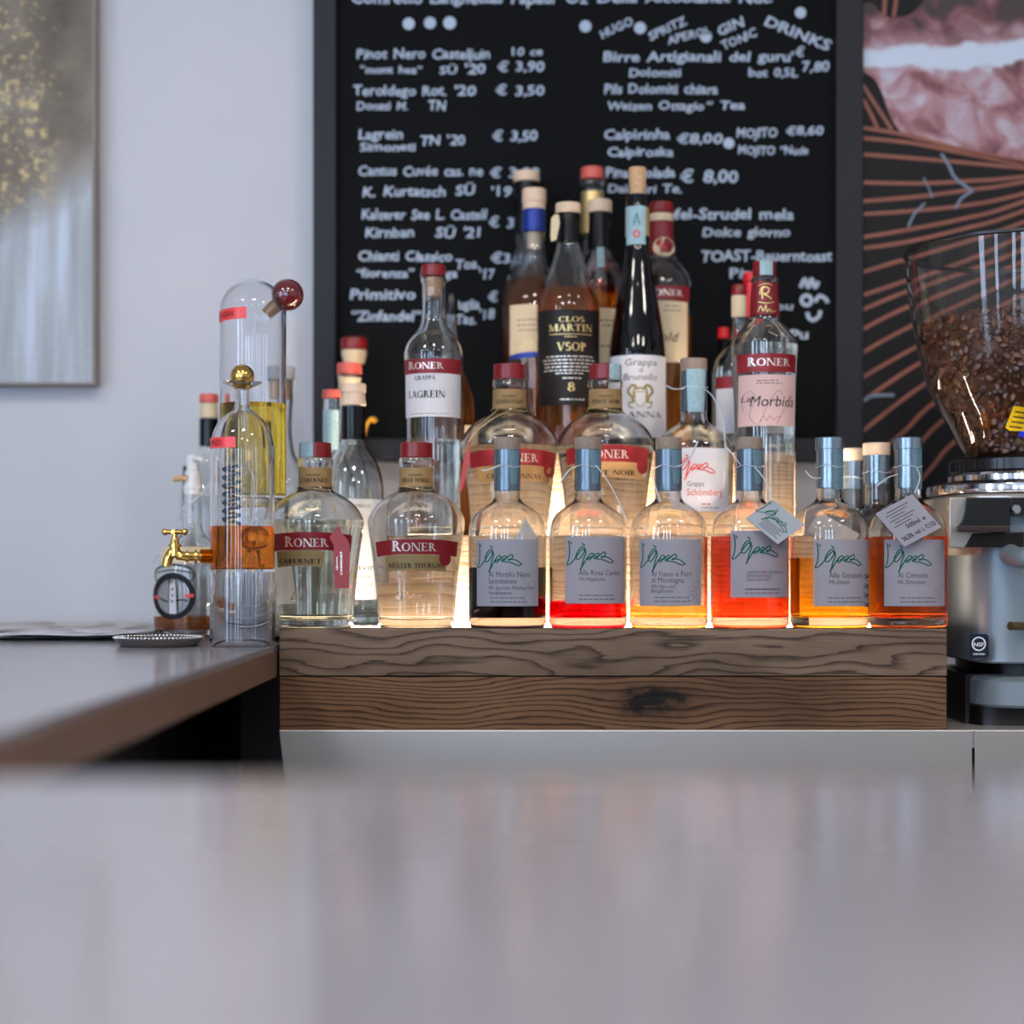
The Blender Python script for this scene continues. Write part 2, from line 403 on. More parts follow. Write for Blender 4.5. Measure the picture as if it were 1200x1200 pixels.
# ------------------------------------------------------------------ room
XL, XR, YB, YF, ZT = -2.4, 2.6, 2.36, -3.6, 2.8
structure(put('floor', boxvf(XL-.1, XR+.1, YF-.1, YB+.1, -.1, 0), M['floor'], smooth=False))
structure(put('ceiling', boxvf(XL-.1, XR+.1, YF-.1, YB+.1, ZT, ZT+.1), M['ceiling'], smooth=False))
structure(put('wall_back', boxvf(XL-.1, XR+.1, YB, YB+.1, 0, ZT), M['wall'], smooth=False))
structure(put('wall_left', boxvf(XL-.1, XL, YF, YB, 0, ZT), M['wall'], smooth=False))
structure(put('wall_right', boxvf(XR, XR+.1, YF, YB, 0, ZT), M['wall'], smooth=False))
structure(put('wall_front', boxvf(XL-.1, XR+.1, YF-.1, YF, 0, ZT), M['wall'], smooth=False))
def window(i, c, wd, z0, z1, axis):
    g = G(); f = .06
    def bx(u0, u1, a, b, d0, d1):
        if axis == 'y': g.box(c+u0, c+u1, YF+d0, YF+d1, a, b)
        else: g.box(XL+d0, XL+d1, c+u0, c+u1, a, b)
    h = wd/2
    bx(-h-f, -h, z0-f, z1+f, .002, .05); bx(h, h+f, z0-f, z1+f, .002, .05); bx(-h, h, z0-f, z0, .002, .05); bx(-h, h, z1, z1+f, .002, .05)
    o = structure(put('window_%d' % i, g, M['winframe'], smooth=False))
    g = G(); bx(-h, h, z0, z1, .004, .02); put('window_pane', g, M['glow_window'], o, smooth=False)
window(1, -1.75, .36, .7, 2.4, 'y'); window(2, -.85, .36, .7, 2.4, 'y'); window(3, .12, .24, .7, 2.4, 'y')
window(4, -1.6, .42, .7, 2.4, 'x'); window(5, -.2, .42, .7, 2.4, 'x')

# ------------------------------------------------------------------ bar counter
CT = ZC-.08
m, nt, N, L, out = newmat('counter_laminate'); M['counter'] = m
co = N('ShaderNodeTexCoord'); no = N('ShaderNodeTexNoise'); no.inputs['Scale'].default_value = 18; L(co.outputs['Object'], no.inputs['Vector'])
r = ramp(N, [(.3, '#827f86'), (.7, '#8a878e')]); L(no.outputs['Fac'], r.inputs[0])
b = N('ShaderNodeBsdfPrincipled'); L(r.outputs[0], b.inputs['Base Color']); b.inputs['Roughness'].default_value = .15; b.inputs['Specular IOR Level'].default_value = .7
L(b.outputs[0], out.inputs[0])
M['edge'] = mat('counter_wood_edge', '#745746', .4, var=.2, scale=12)
bc = thing('bar_counter', 'grey bar counter with brown wooden edge, filling the foreground and turning along the wall', 'counter', (0, 0, 0))
XE = -.2555
def lprism(z0, z1, ins=0):
    p = [(-1.7, -.45), (1.75, -.45), (1.75, .66-ins), (XE-ins, .66-ins), (XE-ins, YB-.004), (-1.7, YB-.004)]
    v = [(x, y, z0) for x, y in p]+[(x, y, z1) for x, y in p]; n = 6
    return v, [(5, 4, 3, 0), (3, 2, 1, 0), (6, 9, 10, 11), (6, 7, 8, 9)]+[(i, (i+1) % n, (i+1) % n+n, i+n) for i in range(n)]
put('worktop', lprism(CT-.006, CT), M['counter'], bc, smooth=False, fix=True)
put('wooden_edge', lprism(CT-.034, CT-.006), M['edge'], bc, smooth=False, fix=True)
put('front_panel', boxvf(-1.7, 1.75, -.45, .54, 0, CT-.034), mat('counter_panel_grey', '#cdc8c2', .6), bc, smooth=False)
put('side_panel', boxvf(-1.7, XE-.12, .54, YB-.004, 0, CT-.034), M['darkwood'], bc, smooth=False)

# back bar: steel worktop with turned-down lip in two panels
SZ = ZC-.171
bb = thing('back_bar_cabinet', 'low back bar with brushed steel worktop and lip under the wooden bottle display', 'cabinet', (0, 0, 0))
put('steel_worktop', boxvf(XE+.006, 1.7, 1.848, YB-.004, SZ-.02, SZ), M['steel'], bb, bevel=.001)
def lip(xa, xb, xc): 
    d = 1.8475; z = lambda y: ZC+(670-y)*d/K
    p = [W(xa, 857, d).x, W(xb, 857, d).x, W(xb, 1010, d).x, W(xc, 1010, d).x]; zz = [SZ, SZ, SZ-.15, SZ-.15]
    v = [(p[i], d-.003, zz[i]) for i in range(4)]+[(p[i], d, zz[i]) for i in range(4)]
    return v, [(3, 2, 1, 0), (4, 5, 6, 7)]+[(i, (i+1) % 4, (i+1) % 4+4, i+4) for i in range(4)]
put('steel_lip', lip(327, 1138.5, 345), M['steel'], bb, fix=True, smooth=False, bevel=.0012)
put('steel_lip', lip(1141.5, 2400, 1141.5), M['steel'], bb, fix=True, smooth=False, bevel=.0012)
put('cabinet_body', boxvf(XE+.01, 1.7, 1.86, YB-.004, 0, SZ-.02), M['darkwood'], bb, smooth=False)

# tiered wooden bottle display with LED strips
Z1, Z2, Z3 = -.062, .042, .148
xw0, xw1 = (327-600)*1.85/K, (1110-600)*1.85/K
zs = ZC+(670-793)*1.85/K
ds = thing('wooden_beam', 'thick weathered beam of two boards with a dark knot, carrying the front row of bottles', 'wooden beam', ((xw0+xw1)/2, 2.09, SZ))
def dput(name, x0, x1, y0, y1, z0, z1, m, root, bevel=0):
    o = put(name, boxvf(x0, x1, y0, y1, z0, z1), m, None, smooth=False, bevel=bevel); o.parent = root; o.location = -root.location; return o
dput('upper_board', xw0, xw1, 1.85, 2.34, zs+.0006, ZC+Z1, M['wood_top'], ds, .0015)
dput('lower_board', xw0+.0004, xw1-.0004, 1.8503, 2.34, SZ, zs-.0004, M['wood_low'], ds, .001)
xm0, xm1 = (452-600)*1.975/K, (978-600)*1.975/K
xu0, xu1 = (568-600)*2.1/K, (932-600)*2.1/K
d2 = thing('wooden_step', 'warmly lit wooden step behind the front row, carrying the squat Chardonnay and Pinot Noir bottles', 'wooden step', ((xm0+xm1)/2, 2.157, ZC+Z1))
dput('board', xm0, xm1, 1.975, 2.34, ZC+Z1, ZC+Z2, M['wood_mid'], d2, .001)
d3 = thing('wooden_step', 'topmost wooden step, carrying the brandy bottle and the slender black bottle', 'wooden step', ((xu0+xu1)/2, 2.217, ZC+Z2))
dput('board', xu0, xu1, 2.1, 2.335, ZC+Z2, ZC+Z3, M['wood_mid'], d3, .001)
def led(root, x0, x1, y0, y1, z0, z1):
    o = dput('led_strip', x0, x1, y0, y1, z0, z1, M['led'], root)
led(ds, xw0+.02, xw1-.01, 1.918, 1.934, ZC+Z1-.002, ZC+Z1+.0003)
led(ds, xm0, xm1, 1.960, 1.967, ZC+Z1-.002, ZC+Z1+.0003)
led(ds, xw0+.012, (374-600)*1.965/K, 1.964, 1.972, ZC+Z1-.002, ZC+Z1+.0003)  # extra strip, added to backlight the Cabernet bottle
led(ds, xm1+.004, xw1-.01, 1.948, 1.956, ZC+Z1-.002, ZC+Z1+.0003)  # extra strip, added to brighten the red-orange liqueur and its neighbours
led(d2, xm0+.005, xm1-.005, 2.052, 2.066, ZC+Z2-.002, ZC+Z2+.0003)
led(d3, xu0+.005, xu1-.005, 2.186, 2.192, ZC+Z3-.002, ZC+Z3+.0003)  # unseen strip added to light the top row from below
led(d2, xm0+.005, xm1-.005, 2.083, 2.090, ZC+Z2-.002, ZC+Z2+.0003)

# ------------------------------------------------------------------ wall pieces
BD = 2.335
def bp_(x, y, e=0): p = W(x, y, BD); return (p.x, BD-e, p.z)
cb = thing('chalkboard', 'large black framed chalkboard menu handwritten in white, on the wall behind the bottles', 'chalkboard', bp_(690, 541))
O = Vector(cb.location)
def bl(x, y, e=0): return tuple(Vector(bp_(x, y, e))-O)
def bbox(x0, x1, y0, y1, e0, e1):
    a = bl(x0, y1); b = bl(x1, y0); return boxvf(a[0], b[0], -e1, -e0, a[2], b[2])
put('board_panel', bbox(390, 985, -190, 520, -.02, 0), M['board'], cb, smooth=False)
for q in ((368, 395, -215, 541), (978, 1010, -215, 541), (395, 978, 514, 541), (395, 978, -215, -188)):
    put('frame_rail', bbox(*q, -.023, .012), M['frame'], cb, bevel=.002)
def chalk(text, x0, x1, yb, h=14, rot=0):
    cx, cy_ = (x0+x1)/2, yb; c, s = math.cos(rot), math.sin(rot); h *= 1.18
    def place(x, y): return bl(cx+(x-cx)*c-(y-cy_)*s, cy_+(x-cx)*s+(y-cy_)*c, .0008)
    put('chalk_line', textvf(text, place, x0, x1, yb, h, 'bold', jit=.09, shear=.08), M['chalk'], cb, smooth=False)
for a in (("Comretto Langhettas Papaur Oz", 412, 690, 4, 17), ("Della Alcoolanet Nut.", 700, 905, 3, 14),
  ("Pinot Nero Casteljuin", 418, 574, 69), ("10 ce", 600, 636, 65, 11), ("“mont hea”", 422, 495, 86, 11), ("SÜ", 515, 536, 87, 11), ("'20", 545, 569, 86), ("€ 3,90", 583, 638, 84),
  ("Teroldego Rot.", 414, 523, 112), ("'20", 533, 558, 112), ("€ 3,50", 581, 638, 112), ("Donati M.", 418, 478, 129, 12), ("TN", 502, 523, 129),
  ("Lagrein", 420, 472, 163), ("Simoneti", 422, 487, 177, 12), ("TN '20", 493, 545, 170), ("€ 3,50", 577, 630, 165),
  ("Cantus Cuvée cas. ne", 420, 566, 206), ("€ 3,90", 574, 632, 208, 14), ("K. Kurtatsch", 425, 522, 230), ("SÜ", 534, 557, 229), ("'19", 576, 600, 230),
  ("Kalterer See L. Castell", 424, 571, 257), ("€ 3,", 573, 606, 267), ("Kirnban", 428, 485, 278), ("SÜ '21", 510, 563, 278),
  ("Chianti Classico", 420, 530, 306), ("Tos.", 534, 562, 315), ("€3,50", 575, 622, 308), ("“fiorenza” Docga", 418, 536, 325, 12), ("'17", 562, 580, 327),
  ("Primitivo", 410, 487, 351, 15), ("Puglia", 530, 562, 362), ("€ 3,50", 572, 622, 354), ("“Zinfandel”", 412, 494, 376, 14), ("Tas.", 534, 558, 380), ("'18", 562, 580, 374),
  ("Birre Artigianali del guru'", 707, 930, 72), ("€", 932, 943, 66), ("7,80", 940, 972, 84), ("Dolomiti", 737, 798, 90, 12), ("bot 0,5L", 877, 935, 90, 12),
  ("Pils Dolomiti chiara", 708, 841, 110), ("Weizen Ottagio", 712, 825, 129, 12), ("“ Tea", 828, 873, 128, 12),
  ("Caipirinha", 708, 785, 163, 14), ("Caipiroska", 712, 789, 183, 13), ("€8,00", 793, 847, 168, 14), ("MOJITO", 863, 911, 161, 13), ("MOJITO “Nude", 865, 947, 181, 12), ("€8,60", 921, 965, 158, 12),
  ("Pina Colada", 710, 791, 208, 14), ("Daiquiri Te.", 712, 799, 226, 12), ("€ 8,00", 797, 865, 214, 17),
  ("Apfel-Strudel mela", 765, 930, 257, 15), ("Dolce giorno", 823, 926, 277, 13), ("TOAST-Bauerntoast", 822, 975, 306, 15), ("Pizza", 855, 897, 326), ("ou", 907, 930, 363, 11), ("Pu", 925, 947, 398)):
    chalk(*a)
for a in (("HUGO", 704, 745, 37, 12, -.45), ("SPRITZ", 760, 808, 38, 12, -.42), ("APEROL", 782, 834, 46, 11, -.25), ("GIN", 842, 875, 36, 14, -.38), ("TONIC", 846, 890, 50, 12, -.42), ("DRINKS", 892, 974, 45, 15, .38)): chalk(*a)
for x, y, r in ((479, 28, 7), (504, 27, 7), (527, 27, 7.5), (686, 31, 7), (750, 33, 7), (827, 43, 7), (938, 15, 6.5), (854, 168, 6.5)):
    put('chalk_dot', disc(x, y, r, lambda x, y: bl(x, y, .0008)), M['chalk'], cb, smooth=False)
g = G(); pl = lambda x, y: bl(x, y, .0008)
g.add(ribbon([(938, 337), (943, 327), (947, 337), (951, 327), (955, 337), (959, 330)], 4.5, pl)); g.add(ring2(945, 352, 3.5, 8, pl))
g.add(ribbon([(955, 354), (960, 347), (967, 350), (970, 355)], 4.5, pl)); g.add(ribbon([(946, 366), (948, 373), (954, 375), (960, 370), (961, 364)], 4.5, pl))
put('chalk_smiley', g, M['chalk'], cb, smooth=False)

# printed panel with stone and copper lines
mp_ = thing('printed_wall_panel', 'black wall panel printed with pink marbled stone and fanning copper lines, beside the chalkboard', 'wall panel', bp_(1170, 640))
O2 = Vector(mp_.location)
def ml(x, y, e=0): return tuple(Vector(bp_(x, y, e))-O2)
def mbox(x0, x1, y0, y1, e0, e1):
    a = ml(x0, y1); b = ml(x1, y0); return boxvf(a[0], b[0], -e1, -e0, a[2], b[2])
M['panel'] = mat('panel_black', '#0e0d0e', .5, var=.35, scale=9, spec=.2)
put('panel_board', mbox(1011, 1420, -215, 640, -.022, 0), M['panel'], mp_, smooth=False)
m, nt, N, L, out = newmat('marbled_stone_print'); M['stone'] = m
co = N('ShaderNodeTexCoord'); sp = N('ShaderNodeSeparateXYZ'); L(co.outputs['Object'], sp.inputs[0])
n1 = N('ShaderNodeTexNoise'); n1.inputs['Scale'].default_value = 22; n1.inputs['Detail'].default_value = 5; n1.inputs['Distortion'].default_value = .6; L(co.outputs['Object'], n1.inputs['Vector'])
n2 = N('ShaderNodeTexNoise'); n2.inputs['Scale'].default_value = 9; n2.inputs['Detail'].default_value = 3; L(co.outputs['Object'], n2.inputs['Vector'])
r1 = ramp(N, [(.28, '#55242f'), (.4, '#835058'), (.5, '#9c7278'), (.6, '#a8939e'), (.74, '#b3b8c6')]); L(n1.outputs['Fac'], r1.inputs[0])
def mth(op, a, b_=None, c_=None):
    n = N('ShaderNodeMath', operation=op)
    for i, x in enumerate((a, b_, c_)):
        if x is None: continue
        if isinstance(x, (int, float)): n.inputs[i].default_value = x
        else: L(x, n.inputs[i])
    return n.outputs[0]
zband = ml(0, 65)[2]
d = mth('SUBTRACT', mth('ADD', sp.outputs['Z'], mth('MULTIPLY', mth('SUBTRACT', mth('ADD', mth('MULTIPLY', n2.outputs['Fac'], .7), mth('MULTIPLY', n1.outputs['Fac'], .3)), .5), .085)), zband)
band = mth('SUBTRACT', 1.0, mth('SMOOTH_MIN', mth('DIVIDE', mth('ABSOLUTE', d), .02), 1.0, .2))
rb = ramp(N, [(.12, '#000000'), (.42, '#ffffff')]); L(band, rb.inputs[0])
mx = N('ShaderNodeMix', data_type='RGBA'); L(rb.outputs[0], mx.inputs[0]); L(r1.outputs[0], mx.inputs[6]); mx.inputs[7].default_value = lin('#b9c4d2')
up = ramp(N, [(.48, '#000000'), (.53, '#ffffff')]); L(mth('ADD', .5, mth('MULTIPLY', mth('SUBTRACT', d, .024), 2.0)), up.inputs[0])
ub = ramp(N, [(.40, '#26101c'), (.54, '#6c343e'), (.68, '#9c7c80')]); L(n1.outputs['Fac'], ub.inputs[0])
mx2 = N('ShaderNodeMix', data_type='RGBA'); L(up.outputs[0], mx2.inputs[0]); L(mx.outputs[2], mx2.inputs[6]); L(ub.outputs[0], mx2.inputs[7])
b = N('ShaderNodeBsdfPrincipled'); L(mx2.outputs[2], b.inputs['Base Color']); b.inputs['Roughness'].default_value = .45; L(b.outputs[0], out.inputs[0])
lo = pchip([(1011, 84), (1024, 92), (1033, 108), (1045, 140), (1062, 160), (1100, 169), (1200, 188), (1420, 228)])
hi = pchip([(1011, 4), (1020, 3), (1032, 14), (1045, 21), (1062, 19), (1080, 4), (1100, -25), (1140, -70), (1200, -120), (1420, -180)])
v = []; f = []
for i in range(60):
    x = 1011+409*(i/59)**1.5; v += [ml(x, lo(x), .0006), ml(x, hi(x), .0006)]
    if i: f.append((2*i-2, 2*i, 2*i+1, 2*i-1))
put('stone_print', (v, f), M['stone'], mp_, smooth=False)
M['copper'] = mat('copper_print', '#7d4839', .5, .2, var=.3, scale=26)
g = G(); cu = lambda x, y: ml(x, y, .0009)
for pts in ([(1011, 150), (1060, 158), (1130, 176), (1200, 190), (1420, 232)], [(1011, 162), (1070, 168), (1130, 180), (1200, 193)], [(1011, 181), (1100, 188), (1200, 197), (1420, 216)],
  [(1011, 214), (1080, 215), (1140, 212), (1200, 207), (1420, 180)], [(1011, 236), (1080, 230), (1140, 222), (1200, 213), (1420, 165)], [(1011, 251), (1060, 248), (1130, 241), (1200, 227), (1420, 170)],
  [(1011, 278), (1060, 270), (1130, 256), (1200, 236), (1420, 150)], [(1011, 291), (1060, 284), (1130, 268), (1200, 247), (1420, 160)], [(1011, 319), (1060, 304), (1130, 284), (1200, 260), (1420, 170)],
  [(1011, 346), (1062, 329), (1130, 306), (1200, 276), (1420, 180)], [(1011, 363), (1064, 341), (1200, 292), (1420, 190)], [(1011, 386), (1065, 359), (1200, 306), (1420, 205)], [(1011, 413), (1070, 381), (1200, 322), (1420, 215)],
  [(1011, 442), (1075, 406), (1200, 345), (1420, 230)], [(1011, 470), (1080, 424), (1200, 362), (1420, 245)], [(1011, 505), (1088, 447), (1200, 384), (1420, 262)], [(1011, 545), (1060, 505), (1097, 470), (1200, 405), (1420, 280)],
  [(1011, 585), (1070, 528), (1108, 490), (1200, 428), (1420, 300)], [(1030, 620), (1090, 550), (1118, 518), (1200, 455), (1420, 320)],
  [(1011, 100), (1024, 120), (1045, 152)], [(1011, 116), (1020, 133), (1028, 150)], [(1036, -40), (1037, -10), (1036, 18)], [(1050, -40), (1051, -10), (1047, 20)]):
    g.add(ribbon(pts, 4.6, cu))
put('copper_lines', g, M['copper'], mp_, smooth=False)
M['vein'] = mat('blue_white_vein', '#667486', .5, var=.2, scale=60)
g = G()
for pts, wd in (([(1103, 180), (1112, 195), (1118, 207), (1128, 216), (1140, 224)], 3.6), ([(1140, 224), (1127, 232), (1119, 245)], 3), ([(1082, 208), (1088, 220), (1092, 232)], 2), ([(1084, 238), (1072, 250), (1064, 266)], 2.6), ([(1012, 470), (1022, 464), (1048, 463)], 4)):
    g.add(ribbon(pts, wd, lambda x, y: ml(x, y, .0011)))
put('white_veins', g, M['vein'], mp_, smooth=False)

# abstract canvas on the wall
m, nt, N, L, out = newmat('gold_leaf_painting'); M['art'] = m
co = N('ShaderNodeTexCoord'); sp = N('ShaderNodeSeparateXYZ'); L(co.outputs['Object'], sp.inputs[0])
n1 = N('ShaderNodeTexNoise'); n1.inputs['Scale'].default_value = 9; n1.inputs['Detail'].default_value = 6; L(co.outputs['Object'], n1.inputs['Vector'])
n3 = N('ShaderNodeTexNoise'); n3.inputs['Scale'].default_value = 75; n3.inputs['Detail'].default_value = 5; n3.inputs['Roughness'].default_value = .7; L(co.outputs['Object'], n3.inputs['Vector'])
mpp = N('ShaderNodeMapping'); mpp.inputs['Scale'].default_value = (38, 38, 3); L(co.outputs['Object'], mpp.inputs['Vector'])
n4 = N('ShaderNodeTexNoise'); n4.inputs['Scale'].default_value = 1; n4.inputs['Detail'].default_value = 4; L(mpp.outputs[0], n4.inputs['Vector'])
top = ramp(N, [(.3, '#4a4033'), (.5, '#6c6050'), (.7, '#8d857a')]); L(n1.outputs['Fac'], top.inputs[0])
bot = ramp(N, [(.3, '#8b8f93'), (.5, '#a2a6aa'), (.7, '#b9c3cf')]); L(n4.outputs['Fac'], bot.inputs[0])
zz = mth('ADD', mth('MULTIPLY', sp.outputs['Z'], 5.5), mth('MULTIPLY', n1.outputs['Fac'], .9))      # z from the lower edge
xx = mth('MULTIPLY', sp.outputs['X'], 4.0)
fac = ramp(N, [(.35, '#000000'), (.75, '#ffffff')]); L(mth('SUBTRACT', mth('SUBTRACT', zz, xx), 1.05), fac.inputs[0])
mx = N('ShaderNodeMix', data_type='RGBA'); L(fac.outputs[0], mx.inputs[0]); L(bot.outputs[0], mx.inputs[6]); L(top.outputs[0], mx.inputs[7])
leaf = mth('MULTIPLY', mth('SUBTRACT', mth('ADD', mth('MULTIPLY', n3.outputs['Fac'], .75), mth('MULTIPLY', n1.outputs['Fac'], .35)), .565), 9)
lf = ramp(N, [(.1, '#000000'), (.7, '#ffffff')]); L(leaf, lf.inputs[0])
gx_ = ramp(N, [(.42, '#ffffff'), (.6, '#000000')]); L(mth('ADD', mth('MULTIPLY', sp.outputs['X'], 5.0), mth('MULTIPLY', n1.outputs['Fac'], .28)), gx_.inputs[0])
lfm = mth('MULTIPLY', mth('MULTIPLY', mth('MULTIPLY', lf.outputs[0], fac.outputs[0]), gx_.outputs[0]), .75)
mx3 = N('ShaderNodeMix', data_type='RGBA'); L(lfm, mx3.inputs[0]); L(mx.outputs[2], mx3.inputs[6]); mx3.inputs[7].default_value = lin('#cdb57c')
b = N('ShaderNodeBsdfPrincipled'); L(mx3.outputs[2], b.inputs['Base Color']); b.inputs['Roughness'].default_value = .45; L(mth('MULTIPLY', lfm, .45), b.inputs['Metallic'])
bp = N('ShaderNodeBump'); bp.inputs['Strength'].default_value = .6; bp.inputs['Distance'].default_value = .004; L(n3.outputs['Fac'], bp.inputs['Height']); L(bp.outputs[0], b.inputs['Normal'])
L(b.outputs[0], out.inputs[0])
AD = 2.328
p0 = W(0, 448, AD)
art = thing('canvas_painting', 'abstract canvas painting with gold flecks over grey and pale blue, hung on the white wall', 'painting', (p0.x, AD, p0.z))
q = W(108, -250, AD)-p0
put('painted_canvas', boxvf(-.25, q.x, 0, .028, 0, q.z), M['art'], art, smooth=False)
put('canvas_edge', boxvf(-.251, q.x+.003, .001, .030, -.003, q.z+.003), mat('canvas_edge_cloth', '#8d867e', .8), art, smooth=False)

# ------------------------------------------------------------------ bottles
class Bottle:
    def __init__(s, name, label, cat, px, d, zb_, prof, glass='glass', wall=.0028, base=.006, level=None, liquid='water', corner=.004, group=None, n=64, hollow=True):
        s.px, s.d, s.zb, s.k = px, d, zb_, d/K
        s.root = thing(name, label, cat, ((px-600)*s.k, d, ZC+zb_), group)
        pts = sorted((s.zl(y), h*s.k) for y, h in prof); pts = [p for p in pts if p[0] > .001]
        pts = [(0, pts[0][1])]+pts; s.R = pchip(pts); s.top = pts[-1][0]
        zs_ = set([s.top])
        for (za, ra), (zc, rc) in zip(pts, pts[1:]):
            n_ = max(1, min(8, int((zc-za)/.0015))) if abs(rc-ra) > .0006 else 2
            zs_ |= {za+(zc-za)*i/n_ for i in range(n_)}
        zs_ = sorted(z for z in zs_ if z > corner+1e-5)
        r0 = s.R(0); out_ = [(0, .0015), (r0*.7, .001), (r0-corner, 0)]
        out_ += [(r0-corner+corner*math.sin(a), corner-corner*math.cos(a)) for a in (.4, .8, 1.2, PI/2)]
        out_ += [(s.R(z), z) for z in zs_]
        inn = []
        if hollow:
            top_in = max(.006, s.R(s.top)-wall); ic = .006; ri = s.R(base+ic)-wall
            inn = [(max(.005, s.R(z)-wall), z) for z in reversed(zs_) if z > base+ic]
            inn += [(ri-ic+ic*math.cos(a), base+ic-ic*math.sin(a)) for a in (0, .5, 1.0, PI/2)]+[(0, base+.0008)]
        else: inn = [(0, s.top)]
        s.glass = put('glass_body', lathe(out_+inn, n), M[glass], s.root, ang=60)
        if hollow and level is not None:
            zl = s.zl(level); e = .00025
            lp = [(0, base+.0008-e)]+[(r+e, z-(e if z < base+.004 else 0)) for r, z in reversed(inn[:-1]) if z < zl]
            lp += [(s.R(zl)-wall+e, zl), (0, zl)]
            put('liquid', lathe(lp, n), M['l_'+liquid], s.root, ang=50)
    def zl(s, y): return (670-y)*s.k-s.zb
    def lath(s, name, prof, m, ang=38, parent=None):
        """closed turned part from (y, half-width) photo-scale pairs listed top to bottom"""
        return put(name, solid([(h*s.k, s.zl(y)) for y, h in reversed(prof)]), M[m], parent or s.root, ang=ang)
    def sleeve(s, name, y0, y1, m, e=.0007, parent=None, n_=10):
        z0, z1 = s.zl(y1), s.zl(y0); zz = [z0+(z1-z0)*i/n_ for i in range(n_+1)]
        return put(name, lathe([(s.R(z)+e, z) for z in zz]+[(s.R(z)+.0001, z) for z in reversed(zz)], 56, True), M[m], parent or s.root)
    def at(s, x, y, e=0):
        z = s.zl(y); r = s.R(z)+e; a = math.asin(max(-.985, min(.985, (x-s.px)*s.k/r))); return (r*math.sin(a), -r*math.cos(a), z)
    def arcplace(s, x0, x1, e):
        def f(x, y):
            z = s.zl(y); r = s.R(z); A = lambda q: math.asin(max(-.98, min(.98, (q-s.px)*s.k/r))); t = (x-x0)/(x1-x0)
            a = A(x0)+(A(x1)-A(x0))*t; r += e; return (r*math.sin(a), -r*math.cos(a), z)
        return f
    def label(s, name, m, x0, x1, y0, y1, arch=0, tap=0, e=.0003, th=.0004, nu=22, nv=8, parent=None, wav=None):
        v = []; f = []
        for k in (1, 0):
            for j in range(nv+1):
                for i in range(nu+1):
                    t = i/nu; q = j/nv; xm = (x0+x1)/2; x = xm+(x0+(x1-x0)*t-xm)*(1-tap*q)
                    y = y0+(y1-y0)*q-arch*(1-(2*t-1)**2)
                    v.append(s.arcplace(xm+(x0-xm)*(1-tap*q), xm+(x1-xm)*(1-tap*q), e+th*k)(x, y))
        S = (nu+1)*(nv+1); w_ = nu+1
        for j in range(nv):
            for i in range(nu):
                a = j*w_+i; f += [(a, a+w_, a+w_+1, a+1), (S+a, S+a+1, S+a+w_+1, S+a+w_)]
        edge = [i for i in range(w_)]+[j*w_+nu for j in range(1, nv+1)]+[nv*w_+i for i in range(nu-1, -1, -1)]+[j*w_ for j in range(nv-1, 0, -1)]
        for a, b_ in zip(edge, edge[1:]+edge[:1]): f.append((a, b_, S+b_, S+a))
        o = put(name, (v, f), M[m], parent or s.root, ang=30); o['_e'] = e+th; return o
    def text(s, parent, m, rows, e=.00095, name='lettering'):
        g = G()
        for row in rows:
            t, x0, x1, yb, h = row[:5]; kw = row[5] if len(row) > 5 else {}
            g.add(textvf(t, s.arcplace(x0, x1, e), x0, x1, yb, h, **kw))
        return put(name, g, M[m], parent, smooth=False)
    def lines(s, parent, m, rows, wd=.8, e=.00095, name='lettering'):
        """rows of tiny print as dashes of words"""
        g = G(); pl = lambda x, y: s.at(x, y, e)
        for x0, x1, y in rows:
            x = x0
            while x < x1:
                l = random.uniform(2.5, 7); g.add(ribbon([(x, y), (min(x1, x+l), y)], wd, pl, 2)); x += l+1.4
        return put(name, g, M[m], parent, smooth=False)
SERIF = dict(font='serif'); BOLD = dict(font='bold'); ITAL = dict(shear=.25)
SIG = [[(4, 3), (5.2, 13), (4.5, 24), (2.2, 31.5), (6, 30), (11, 24), (14, 19), (18.5, 13), (20, 16.5), (15.5, 24), (12.5, 24.5), (12, 20), (16, 12), (19.5, 11), (21.5, 17), (19.5, 24), (17.5, 33), (16, 37.5), (18.5, 32), (23, 23), (27, 18), (29, 20), (25, 25.5), (23.5, 24), (29, 21), (33, 18.2), (34.5, 20), (31, 24), (29.5, 23), (35, 20), (39, 16.5), (41, 19), (37.5, 23), (36.5, 22), (43, 22.5), (48, 26), (49.5, 28), (46, 29), (38, 25.5), (31, 24.5)],
       [(17.5, 6), (20.5, 9.5)], [(6.3, 4.5), (7, 7.5)]]
def signature(place, x0, y0, k, wd, m, parent, kx=1):
    g = G()
    for st in SIG: g.add(ribbon([(x0+x*k*kx, y0+y*k) for x, y in st], wd, place))
    return put('signature', g, M[m], parent, smooth=False)

